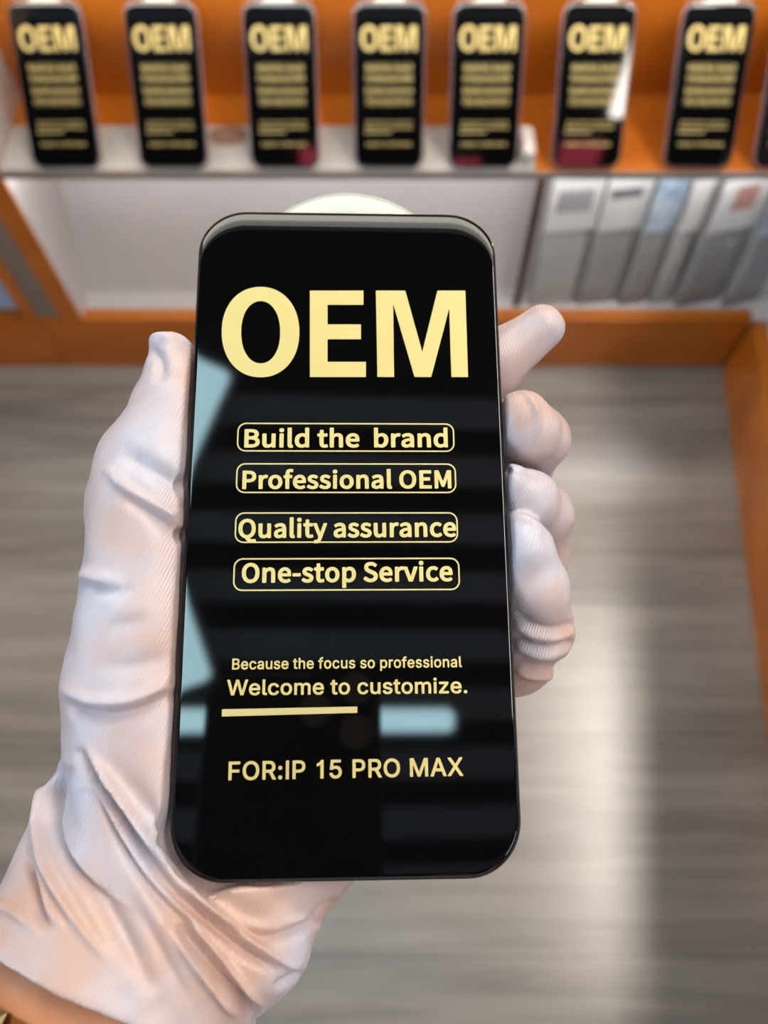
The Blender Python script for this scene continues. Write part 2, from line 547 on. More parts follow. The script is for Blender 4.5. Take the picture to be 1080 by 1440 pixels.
# ------------------------------------------------------------------ screen protectors
GLYPHS = {"N ":[78,[]],"N-":[129,[[112,120,106,121,14,121,8,118,5,114,5,84,8,78,16,74,110,75,116,80,118,86,117,110,116,116]]],"NB":[238,[[121,268,36,268,30,267,24,262,24,256,24,0,26,-8,32,-11,116,-12,158,-6,194,10,216,34,218,40,225,76,221,102,209,124,189,138,189,142,200,154,208,172,211,190,211,196,203,228,180,253,150,264],[110,112,139,108,158,100,168,90,170,76,167,60,158,48,140,41,110,38,80,38,80,40,80,108,80,112],[104,220,132,218,146,212,152,205,156,190,153,178,146,169,128,162,104,160,80,160,80,162,80,216,80,220]]],"NE":[214,[[187,268,182,268,36,268,30,267,24,262,24,256,24,0,25,-6,30,-10,36,-12,186,-12,192,-11,197,-6,198,0,198,30,195,36,192,39,80,40,80,42,80,108,80,110,168,110,174,114,176,124,176,150,174,156,169,160,164,160,80,161,80,162,80,216,80,218,182,218,188,219,192,222,194,228,194,256,194,262]]],"NM":[292,[[253,268,210,268,204,266,200,263,144,103,140,105,84,263,80,266,74,268,36,268,30,267,26,264,24,256,24,0,25,-6,27,-8,36,-12,66,-11,72,-8,75,-2,76,132,78,141,120,22,126,16,132,14,156,15,162,18,164,22,206,141,208,136,208,-2,211,-8,218,-11,252,-11,258,-8,260,0,260,256,260,262]]],"NO":[268,[[136,272,128,272,82,262,42,232,17,188,9,130,17,70,42,25,80,-5,128,-16,180,-5,218,25,242,70,250,128,242,188,218,232,180,262],[132,221,156,215,176,196,189,170,194,128,189,88,175,58,156,42,128,36,104,41,84,59,70,88,66,130,70,170,84,198,104,216]]],"NP":[230,[[119,268,36,268,30,267,24,262,24,256,24,0,26,-8,32,-11,68,-11,74,-9,78,-6,80,0,80,88,80,90,110,91,152,96,186,112,209,142,215,180,208,222,188,246,182,251,150,264],[132,217,147,210,157,198,160,180,157,162,156,160,148,150,132,143,104,140,80,140,80,142,80,216,80,218,104,218]]],"NQ":[268,[[146,270,128,272,84,263,78,260,42,232,18,192,16,186,9,128,16,74,38,30,71,0,104,-13,107,-16,120,-36,144,-57,174,-71,206,-75,234,-74,252,-67,256,-60,256,-54,250,-30,246,-25,240,-23,212,-25,194,-24,180,-19,168,-10,170,-7,194,2,224,32,244,74,250,128,242,188,220,230,216,235,180,262],[140,219,156,215,176,198,190,168,194,128,190,90,176,60,156,41,128,34,104,40,84,58,70,90,66,128,70,168,84,198,104,216,128,221]]],"NS":[217,[[122,272,108,272,74,267,44,251,25,226,18,196,18,190,24,165,37,142,60,126,78,116,128,93,140,86,146,76,149,68,149,64,146,52,138,44,126,38,108,36,90,37,72,44,58,52,42,66,36,67,30,65,26,63,8,40,6,34,6,28,12,23,30,8,50,-4,78,-13,104,-16,146,-10,176,8,198,34,205,68,201,98,185,122,168,136,146,147,96,169,84,176,76,184,74,196,76,206,84,214,92,218,110,221,126,219,138,215,150,209,162,200,168,198,174,199,176,201,194,224,196,230,195,236,176,251,156,263,134,270]]],"Na":[205,[[109,206,102,206,78,204,58,198,36,188,22,179,19,176,18,170,18,165,31,142,36,137,46,137,60,147,82,155,96,156,112,153,118,148,124,136,125,130,124,129,82,122,46,108,20,86,17,80,10,50,14,22,28,2,52,-12,78,-16,96,-13,112,-8,130,1,134,-8,138,-11,172,-11,178,-8,180,2,180,116,176,152,165,178,160,184,138,199],[124,85,126,82,126,52,123,50,108,40,94,34,84,33,76,34,69,38,65,44,63,52,66,62,76,71,100,81]]],"Nb":[224,[[69,290,30,290,24,287,21,280,21,-2,24,-8,30,-11,60,-11,66,-9,72,-2,98,-14,116,-16,150,-9,156,-6,182,16,200,47,203,52,210,98,205,140,188,176,158,199,122,206,104,204,78,192,76,194,75,280,73,286],[122,155,132,153,144,143,152,124,153,98,150,70,140,49,126,38,110,34,104,34,84,43,76,50,76,136,97,152,114,156]]],"Nc":[187,[[119,206,108,206,72,199,40,178,16,141,7,94,14,50,36,14,66,-8,106,-16,126,-14,144,-9,160,-2,177,10,179,14,180,20,178,26,165,46,160,52,150,52,130,39,120,35,108,34,90,38,78,48,76,51,67,68,63,98,67,122,78,142,94,153,112,156,120,155,126,153,144,141,154,141,158,146,176,170,176,176,174,179,160,191,144,199,130,204]]],"Nd":[225,[[189,290,152,290,146,288,142,284,142,278,142,200,140,197,118,205,100,206,64,198,34,176,15,142,8,94,13,50,31,14,62,-9,98,-16,116,-13,130,-9,146,0,152,-9,158,-11,188,-11,194,-8,196,-4,196,2,196,278,196,284],[118,155,128,151,141,142,142,56,141,52,124,40,112,35,104,34,88,38,74,50,66,68,63,94,67,122,79,142,92,153,106,156]]],"Ne":[202,[[110,206,100,206,66,198,35,176,14,140,7,94,14,50,36,14,70,-9,108,-16,130,-14,144,-11,162,-4,181,8,183,14,183,20,169,44,162,47,156,47,136,36,124,33,114,33,94,37,76,49,66,64,64,74,66,76,180,77,186,80,189,86,190,106,185,146,169,178,142,199],[118,155,130,146,137,130,138,124,136,122,66,122,65,124,67,130,76,144,88,154,102,157]]],"Nf":[122,[[118,292,112,293,94,294,66,290,60,288,42,274,30,250,26,222,25,202,8,198,1,192,0,186,1,160,8,154,24,152,26,150,26,0,28,-6,34,-11,72,-11,77,-8,80,-2,80,150,84,152,114,153,120,159,122,166,121,192,118,199,112,201,82,202,81,220,82,232,85,240,90,245,96,246,118,241,124,242,128,246,136,274,136,280,132,286]]],"Nh":[221,[[70,288,66,290,30,290,24,287,21,280,20,0,22,-6,26,-10,32,-12,66,-11,72,-9,74,-6,76,0,76,132,96,150,105,154,116,155,128,153,132,150,135,148,139,136,140,114,140,0,142,-6,144,-8,150,-11,188,-11,194,-6,196,0,195,120,192,156,179,184,156,201,128,206,122,206,104,204,86,197,78,190,75,192,75,280,73,286]]],"Ni":[104,[[72,198,64,202,30,201,24,198,21,192,20,0,22,-6,24,-8,30,-11,66,-11,72,-8,75,-2,76,190,74,196],[64,280,48,282,40,282,34,280,24,274,18,262,16,250,18,238,24,228,28,225,36,220,48,218,60,220,73,228,79,238,81,252,78,264,73,274]]],"Nl":[107,[[69,290,30,290,23,286,20,278,21,38,22,20,30,2,32,-2,48,-13,66,-16,80,-15,90,-12,94,-8,95,-2,90,28,84,34,77,34,76,38,76,278,74,284]]],"Nn":[222,[[137,204,126,206,104,204,86,197,72,186,68,196,66,199,60,201,30,201,24,198,22,196,20,190,20,0,22,-6,26,-10,32,-12,66,-11,72,-9,74,-6,76,0,76,132,96,150,105,154,116,155,128,153,132,150,135,148,139,136,140,114,140,0,142,-6,146,-10,152,-12,186,-11,192,-9,194,-6,196,0,195,120,192,154,179,184,158,199]]],"No":[220,[[112,206,106,206,70,199,36,177,14,140,7,94,14,50,36,14,70,-9,106,-16,144,-8,175,14,198,50,205,94,198,140,176,176,144,198],[112,155,124,152,137,140,146,122,149,94,145,68,137,50,124,38,106,34,90,38,75,50,67,68,63,94,66,122,76,141,90,153,106,156]]],"Np":[225,[[129,206,122,206,104,204,86,198,72,189,66,199,60,201,30,201,24,198,21,194,20,-80,24,-88,30,-91,66,-91,72,-89,74,-86,76,-80,75,-8,78,-6,98,-14,116,-16,152,-8,182,16,203,52,210,100,205,142,190,172,186,178,162,197],[122,155,132,153,144,143,152,124,153,98,150,70,140,49,126,38,110,34,104,34,84,43,76,50,76,136,86,145,104,154,114,156]]],"Nr":[144,[[133,204,116,206,98,203,80,194,72,186,66,198,60,201,30,201,24,198,22,196,20,190,20,0,22,-6,26,-10,32,-12,66,-11,72,-9,74,-6,76,0,76,120,86,138,95,148,102,151,114,154,120,154,132,152,137,154,140,156,148,192,146,197,144,200]]],"Ns":[172,[[96,206,86,206,56,202,32,188,15,166,11,142,16,116,30,98,54,83,90,69,101,62,107,56,108,50,107,44,104,39,96,34,84,32,72,33,60,37,44,44,32,53,24,54,18,50,2,28,0,20,6,12,24,-1,38,-8,60,-14,84,-16,114,-11,138,2,142,4,157,26,162,50,162,56,157,80,140,98,120,111,74,130,66,139,64,146,68,153,74,156,86,158,98,157,114,151,126,143,134,142,140,147,157,170,157,176,156,179,140,191,122,200]]],"Nt":[140,[[76,254,70,256,42,255,37,254,34,250,32,244,29,202,28,201,6,199,0,196,-2,190,-2,164,0,158,4,154,26,152,27,58,30,32,40,8,60,-10,94,-16,132,-8,136,-4,138,2,132,32,126,37,120,38,100,33,90,35,86,38,83,44,82,58,82,152,84,152,120,152,127,154,130,158,132,164,132,190,130,198,124,201,84,202,82,202,81,244,79,250]]],"Nu":[221,[[187,200,182,201,150,202,144,200,140,196,138,190,138,62,137,58,128,50,117,40,108,36,98,35,86,37,81,40,79,44,75,56,74,76,73,190,72,196,66,201,60,202,26,201,20,196,18,190,18,70,21,38,35,8,56,-10,86,-16,108,-13,128,-4,140,4,145,-8,152,-11,182,-11,188,-9,192,-5,192,2,192,190,190,196]]],"Nv":[190,[[186,198,180,201,146,202,140,200,136,196,92,64,48,196,44,199,38,201,6,202,0,200,-5,196,-6,190,-5,184,62,-2,65,-8,68,-11,114,-11,119,-8,121,-6,189,186,189,192]]],"Ny":[190,[[183,200,146,201,140,199,138,196,101,90,96,69,92,72,47,198,38,201,6,202,0,200,-6,194,-6,186,69,0,66,-12,60,-24,51,-36,44,-42,32,-44,18,-42,10,-46,8,-52,2,-78,4,-84,7,-88,20,-92,36,-93,66,-88,89,-70,104,-48,117,-18,189,186,189,194]]],"I ":[188,[]],"I.":[200,[[101,101,95,102,75,98,55,86,40,66,35,41,38,21,50,1,71,-14,95,-19,120,-14,140,0,153,21,156,41,151,66,140,82,120,96]]],"I1":[410,[[291,-15,291,524,215,524,190,480,140,440,90,415,90,330,150,352,197,392,197,-15]]],"I5":[465,[[371,523,95,524,85,519,82,513,52,258,53,248,55,244,65,238,130,231,155,246,185,258,220,262,245,258,268,248,286,233,301,213,312,178,312,148,306,123,300,110,287,93,277,83,255,71,235,66,210,65,190,70,170,80,155,92,145,106,141,113,135,137,129,143,120,145,60,145,50,141,45,133,47,108,52,88,60,68,85,33,100,19,135,-3,155,-11,175,-17,220,-22,270,-16,295,-8,320,4,335,14,355,32,370,50,392,88,405,138,406,163,402,203,394,233,385,253,366,283,345,306,330,318,300,335,250,348,215,348,175,340,155,331,153,333,165,436,170,437,370,438,378,443,381,453,380,513,378,518]]],"I:":[200,[[102,376,95,377,75,374,54,361,40,341,35,316,38,296,50,276,71,261,95,256,120,261,140,275,153,296,156,316,151,341,140,358,120,372],[101,101,95,102,75,98,55,86,40,66,35,41,38,21,50,1,71,-14,95,-19,120,-14,140,0,153,21,156,41,151,66,140,82,120,96]]],"IA":[492,[[286,520,276,524,201,524,191,520,187,515,2,5,2,-5,5,-10,11,-14,86,-15,96,-10,145,125,151,127,331,127,336,121,381,-5,386,-12,396,-15,466,-15,474,-10,477,-5,476,8,291,512],[241,398,269,310,302,215,177,215,236,394],[131,183,132,180,126,162,125,180,126,182],[351,184,355,180,351,168,347,180]]],"IB":[468,[[285,520,265,523,60,524,50,520,46,515,45,0,49,-10,55,-14,245,-15,305,-10,330,-4,350,4,383,25,403,45,421,75,427,95,432,120,432,155,423,195,405,226,385,247,358,265,359,270,375,282,385,292,398,310,406,325,412,360,412,395,408,415,394,450,380,468,358,490,335,505,320,511],[255,215,275,213,290,209,315,193,330,175,335,165,340,145,338,120,328,100,320,92,305,82,270,73,145,72,140,75,140,215],[260,435,280,431,293,425,305,415,315,400,319,385,321,370,317,350,307,330,290,314,270,305,255,302,145,300,140,305,140,435,145,437]]],"IF":[422,[[379,520,370,524,60,524,50,520,46,515,45,0,50,-11,60,-15,125,-15,135,-11,139,-5,140,205,345,206,356,210,361,220,361,280,355,290,350,292,145,293,140,295,140,435,145,437,375,438,380,442,384,450,384,510]]],"II":[185,[[45,-15,139,-15,139,524,45,524]]],"IM":[640,[[578,520,570,524,475,524,466,520,462,515,329,165,315,123,293,190,165,516,160,522,150,524,60,524,50,520,45,510,45,0,50,-11,60,-15,125,-15,133,-10,136,-5,135,320,137,330,140,332,155,290,272,-5,275,-10,285,-15,345,-15,350,-13,355,-7,486,325,489,315,490,-5,495,-12,505,-15,570,-15,579,-10,583,0,583,505,582,515]]],"IO":[545,[[305,528,265,531,235,529,200,522,170,511,145,498,117,478,95,456,75,431,56,398,42,363,34,333,27,293,25,253,27,218,33,178,44,138,57,108,75,78,94,53,114,33,141,13,170,-2,200,-13,235,-20,265,-22,300,-20,335,-13,364,-2,390,11,420,33,444,58,460,79,477,108,492,143,501,178,506,213,508,258,506,293,500,333,491,368,478,398,461,428,440,455,420,475,390,498,360,513,335,522],[290,439,320,431,344,418,370,396,385,375,403,338,410,312,414,283,414,223,409,193,404,173,396,153,381,128,360,103,340,88,325,80,305,73,285,69,250,69,225,74,194,88,165,112,149,133,138,153,124,198,118,253,120,283,124,313,139,358,160,391,176,408,195,422,225,435,265,441]]],"IP":[457,[[277,520,260,522,60,524,50,520,46,515,45,0,49,-10,55,-14,125,-15,135,-11,139,-5,140,170,265,172,295,177,320,185,341,195,375,221,392,240,404,260,410,275,418,300,421,320,422,370,418,395,404,435,392,455,379,470,356,490,315,512],[250,436,280,429,290,425,305,414,319,395,328,370,329,335,323,310,315,292,297,275,280,265,265,261,230,257,145,257,140,260,140,435,145,437]]],"IR":[461,[[282,520,265,522,60,524,50,520,46,515,45,0,49,-10,55,-14,125,-15,135,-11,139,-5,140,180,145,183,235,183,239,180,339,-5,345,-13,355,-15,430,-15,439,-10,442,-5,443,0,440,9,336,200,380,232,395,250,413,285,419,305,423,330,423,375,419,400,415,415,403,440,391,460,378,475,360,490,340,502,320,510,295,518],[255,435,290,427,307,415,321,395,328,370,329,340,325,319,315,300,299,285,280,277,250,271,140,270,140,435,145,437]]],"IW":[698,[[680,520,671,524,601,524,593,520,589,515,496,149,491,137,395,510,390,520,381,524,306,524,296,520,292,515,196,146,191,143,184,175,96,515,91,521,81,524,16,524,6,520,2,515,2,505,139,0,144,-10,151,-14,156,-15,231,-15,241,-10,244,-5,341,356,346,346,441,-5,446,-12,456,-15,531,-15,541,-10,546,0,684,505,684,515]]],"IX":[486,[[456,520,448,524,443,524,373,524,364,520,250,355,238,334,216,370,113,521,103,524,28,524,18,519,14,510,17,500,182,260,7,10,3,0,8,-11,18,-15,88,-15,98,-13,102,-10,201,130,238,187,257,155,373,-12,383,-15,453,-15,463,-13,467,-10,471,0,467,10,296,260,295,265,458,500,461,510]]],"Ia":[401,[[226,396,206,399,176,399,146,394,111,383,81,366,57,346,35,316,27,296,27,286,30,281,36,277,101,259,111,264,126,287,146,304,162,311,176,314,196,316,216,314,231,309,246,299,257,281,260,256,260,251,256,248,241,243,136,228,96,217,71,206,49,191,32,171,26,160,16,126,16,91,27,51,46,22,71,0,91,-10,121,-19,161,-24,196,-20,231,-8,261,13,263,-4,265,-9,271,-14,276,-15,341,-14,349,-9,351,-4,352,251,347,296,336,326,319,351,306,364,281,381,246,392],[256,166,261,161,260,131,255,111,244,91,231,79,211,67,181,61,151,62,136,66,126,71,116,80,112,86,108,101,110,121,121,134,136,143,166,151]]],"Ic":[408,[[240,397,209,399,184,398,154,392,129,384,109,373,89,358,73,342,57,322,42,297,32,272,22,222,19,187,25,132,32,102,55,57,70,37,85,22,109,3,129,-7,154,-16,179,-22,209,-23,239,-21,264,-16,289,-6,314,8,336,27,353,47,368,72,378,102,374,112,369,116,309,131,299,131,294,128,290,122,279,97,260,77,239,67,224,63,204,61,179,65,164,71,145,87,127,112,122,122,114,157,111,187,114,222,122,252,129,267,147,292,164,305,189,314,204,315,224,314,244,308,259,300,273,287,280,277,292,252,299,248,309,248,364,262,373,267,376,272,376,282,367,307,351,332,334,352,314,368,289,382,264,391]]],"Ie":[416,[[234,397,219,399,179,398,154,393,126,382,108,372,87,357,57,322,42,297,32,272,25,247,20,217,20,157,26,127,32,102,55,57,70,37,85,22,109,3,154,-15,184,-22,229,-22,269,-16,289,-10,319,6,344,27,357,42,374,72,379,87,379,97,375,102,369,105,304,120,294,114,285,97,269,79,249,67,224,62,194,62,174,68,149,82,130,102,124,112,118,127,113,152,119,154,369,154,379,156,384,162,386,167,386,192,382,247,377,267,364,304,344,337,317,362,289,380,254,394],[224,313,234,311,254,302,269,287,276,277,288,252,290,242,289,236,114,237,125,267,139,286,157,302,179,312,204,315]]],"If":[266,[[231,540,216,543,186,545,161,542,131,533,116,526,92,505,76,481,71,470,66,435,66,395,6,394,-4,390,-8,385,-9,325,-4,316,6,312,61,312,66,310,66,0,70,-10,76,-14,146,-14,153,-10,156,-5,158,310,161,312,231,312,236,314,241,320,243,330,243,380,238,390,231,394,158,395,157,415,159,435,166,450,176,456,196,459,226,453,234,455,240,460,257,515,257,525,251,534],[126,362,126,343,101,342,96,345,96,360,101,364]]],"Ih":[422,[[124,520,113,524,53,524,43,520,38,510,39,-5,43,-11,53,-15,118,-14,123,-12,128,-5,129,225,132,255,142,280,153,293,168,304,178,308,198,313,223,313,243,307,260,295,271,280,280,255,282,-5,285,-10,293,-15,363,-14,368,-10,372,0,371,265,367,290,356,325,343,346,318,372,303,382,268,394,228,399,203,397,183,393,162,385,143,374,133,365,129,370,129,510]]],"Ii":[179,[[124,390,116,394,51,394,43,390,38,380,38,0,42,-10,51,-15,116,-15,125,-10,128,-5,129,380],[105,535,86,539,61,535,46,525,30,505,26,485,31,461,43,445,61,432,86,428,106,432,125,445,136,461,141,485,137,505,126,521]]],"Il":[201,[[119,523,53,524,43,520,39,513,39,63,44,43,53,24,63,10,78,-3,98,-12,118,-16,163,-16,188,-10,193,-6,196,3,184,58,182,63,173,69,138,68,133,72,130,78,129,103,129,508,126,518]]],"Im":[622,[[453,400,438,401,403,397,373,388,358,380,338,365,323,348,318,345,299,370,283,383,263,394,243,399,208,401,178,394,153,383,128,363,126,385,118,393,53,394,43,390,39,385,38,375,38,0,42,-10,53,-15,113,-15,123,-12,128,-5,129,235,131,260,141,285,155,300,173,311,198,315,223,312,237,305,251,290,258,272,259,0,263,-10,273,-15,333,-15,343,-13,349,-5,350,245,352,265,355,275,363,290,373,301,398,313,418,315,443,311,463,301,475,285,479,270,481,250,482,-5,488,-13,498,-15,558,-15,568,-10,572,0,571,275,563,315,545,350,518,377,488,392]]],"In":[422,[[264,395,228,399,203,397,183,393,162,385,143,374,128,362,126,385,118,393,53,394,43,390,39,385,38,0,42,-10,48,-14,118,-14,125,-10,128,-5,129,225,132,255,139,275,153,293,168,304,178,308,203,313,228,313,238,310,253,301,269,285,276,270,280,255,281,0,283,-7,288,-13,293,-15,358,-15,368,-10,371,-5,371,265,363,305,356,325,344,345,320,370,303,382]]],"Io":[427,[[239,397,209,399,184,398,154,392,129,384,109,373,89,358,73,342,57,322,42,297,32,272,22,222,19,187,25,132,32,102,55,57,70,37,85,22,109,3,129,-7,154,-16,179,-22,234,-22,259,-17,304,2,325,17,345,37,360,57,372,77,384,107,391,132,395,157,395,217,390,247,381,277,373,297,359,321,344,340,329,355,308,372,284,385],[229,313,249,306,259,299,279,279,287,267,298,237,303,207,304,187,302,167,297,137,285,107,279,97,259,77,249,70,234,65,209,61,189,63,169,69,156,77,137,97,127,112,118,137,114,157,111,187,114,222,117,237,128,267,154,298,168,307,189,314,209,315]]],"Ip":[436,[[258,397,228,399,178,392,163,386,128,359,127,382,123,389,118,393,53,394,43,390,38,382,38,-143,42,-153,48,-157,118,-157,123,-155,128,-148,129,7,130,12,133,15,164,-8,183,-16,213,-22,253,-22,278,-16,303,-7,339,17,359,37,372,57,385,82,393,102,400,132,404,157,405,187,404,217,400,247,394,272,385,297,371,322,356,342,323,372,298,385],[243,312,258,307,273,297,288,282,296,267,306,242,312,207,311,167,306,137,295,107,289,97,273,81,258,69,248,65,223,62,203,63,189,67,173,76,153,94,145,107,134,137,128,172,131,227,134,242,146,272,153,283,173,302,188,309,208,314,233,314]]],"Ir":[271,[[253,395,243,399,193,399,158,388,143,379,128,366,126,385,122,390,113,394,53,394,43,390,39,385,38,0,42,-10,48,-14,118,-14,123,-12,128,-5,129,235,132,260,138,275,148,287,168,302,198,310,243,307,253,311,256,315,258,325,258,385]]],"Is":[377,[[218,397,206,399,166,399,126,391,95,377,63,352,44,327,36,307,32,277,33,252,41,228,50,212,62,197,76,186,96,173,121,163,219,137,236,130,246,122,251,112,251,92,241,79,226,69,196,61,166,61,134,72,118,87,106,116,96,122,36,109,26,105,21,97,21,92,31,58,51,28,76,5,91,-3,126,-17,181,-23,201,-22,246,-14,266,-8,299,12,323,37,335,57,345,87,345,127,339,147,329,167,316,182,301,195,281,208,261,215,151,246,136,254,126,266,124,277,125,287,131,297,141,305,151,311,176,317,206,315,226,308,241,295,250,282,257,267,266,262,326,275,331,277,337,282,339,292,328,322,319,337,301,359,286,371,261,385,241,393]]],"It":[239,[[137,481,126,486,66,486,61,485,54,481,50,471,49,396,46,394,6,394,-4,390,-9,381,-9,326,-4,316,1,313,46,312,48,311,50,306,50,91,52,71,57,51,68,26,81,11,96,-1,121,-12,146,-18,191,-18,221,-11,227,-4,227,6,217,56,211,66,201,69,171,65,156,67,149,71,143,81,141,306,142,311,146,312,206,312,214,316,219,326,219,381,213,391,206,394,146,394,141,396,141,471],[111,362,111,345,106,342,81,344,81,363,106,364]]],"Iu":[422,[[367,390,358,394,298,394,288,392,282,385,281,155,278,125,270,105,253,84,233,71,203,65,173,69,158,77,148,85,133,111,130,125,129,145,128,385,123,391,113,394,53,394,43,390,39,385,38,375,38,140,42,95,48,70,57,50,74,25,93,7,123,-9,163,-19,203,-19,228,-14,249,-5,266,5,278,15,283,15,284,-5,288,-11,293,-14,358,-15,368,-10,372,0,372,375,371,385]]],"Iz":[392,[[343,390,332,394,52,394,42,393,37,389,33,380,33,320,37,313,42,309,217,308,223,305,30,55,27,45,27,0,32,-11,42,-15,337,-15,342,-15,350,-10,354,0,354,55,351,65,344,70,162,71,156,75,347,325,348,380]]]}


def line_loops(font, text, track=0):
    x, res = 0, []
    for ch in text:
        adv, g = GLYPHS[font + ch]
        ls = [[(l[i] + x, l[i + 1]) for i in range(0, len(l), 2)] for l in g]
        if ls: res.append(ls)
        x += adv + track
    return res


def fill_mesh(name, glyphs, mat, parent, z, thick=0.00006):
    """glyphs: a list of letters, each a list of closed outlines; all become one mesh"""
    V, Fc = [], []
    for loops in glyphs:
        cu = bpy.data.curves.new(name, 'CURVE')
        cu.dimensions = '2D'
        cu.fill_mode = 'BOTH'
        cu.extrude = thick / 2
        for l in loops:
            s = cu.splines.new('POLY')
            s.points.add(len(l) - 1)
            for p, (px, py) in zip(s.points, l): p.co = (px, py, 0, 1)
            s.use_cyclic_u = True
        o = bpy.data.objects.new(name, cu)
        COL.objects.link(o)
        me = bpy.data.meshes.new_from_object(o.evaluated_get(bpy.context.evaluated_depsgraph_get()))
        n = len(V)
        V += [tuple(v.co) for v in me.vertices]
        Fc += [[i + n for i in p.vertices] for p in me.polygons]
        bpy.data.objects.remove(o)
        bpy.data.meshes.remove(me)
        bpy.data.curves.remove(cu)
    me = bpy.data.meshes.new(name)
    me.from_pydata(V, [], Fc)
    ob = link(name, me, mat, parent)
    ob.location.z = z
    return ob


# pose of the held glass, in camera axes (right, up, forward)
G_O = np.array([-0.045299, -0.077644, 0.160174])
g_u = np.array([0.0749517, 0.0000501, 0.0026912])
g_v = np.array([-0.0025575, 0.1543951, 0.0352241])
GW, GH = float(np.linalg.norm(g_u)), float(np.linalg.norm(g_v))
G_X = g_u / GW
G_Z = np.cross(g_u, g_v)
G_Z /= np.linalg.norm(G_Z)                   # right-handed in right, up, forward axes
G_Z = G_Z if G_Z[2] < 0 else -G_Z            # points back to the camera
G_Y = g_v - (g_v @ G_X) * G_X
G_Y /= np.linalg.norm(G_Y)


def glass_xy(px, py):
    """pixel of the photograph -> millimetre-true place on the held glass, from its bottom middle"""
    d = np.array([(px - 540) / FPX, (720 - py) / FPX, 1.0])
    q = d * ((G_O @ G_Z) / (d @ G_Z)) - G_O - g_u / 2
    return float(q @ G_X), float(q @ G_Y)


def fit(loops, pts, base=-11.5):
    """pts: pixel of (left end of baseline, right end of baseline, a point at capital height above the left end)"""
    a, b, c = [np.array(glass_xy(*p)) for p in pts]
    xs = [p[0] for g in loops for l in g for p in l]
    x0, x1 = min(xs), max(xs)
    cap = max(p[1] for p in loops[0][0])
    ex = (b - a) / (x1 - x0)
    perp = np.array((-(b - a)[1], (b - a)[0])) / np.linalg.norm(b - a)
    ey = perp * ((c - a) @ perp) / (cap - base)
    return [[[tuple(a + ex * (p[0] - x0) + ey * (p[1] - base)) for p in l] for l in g] for g in loops]


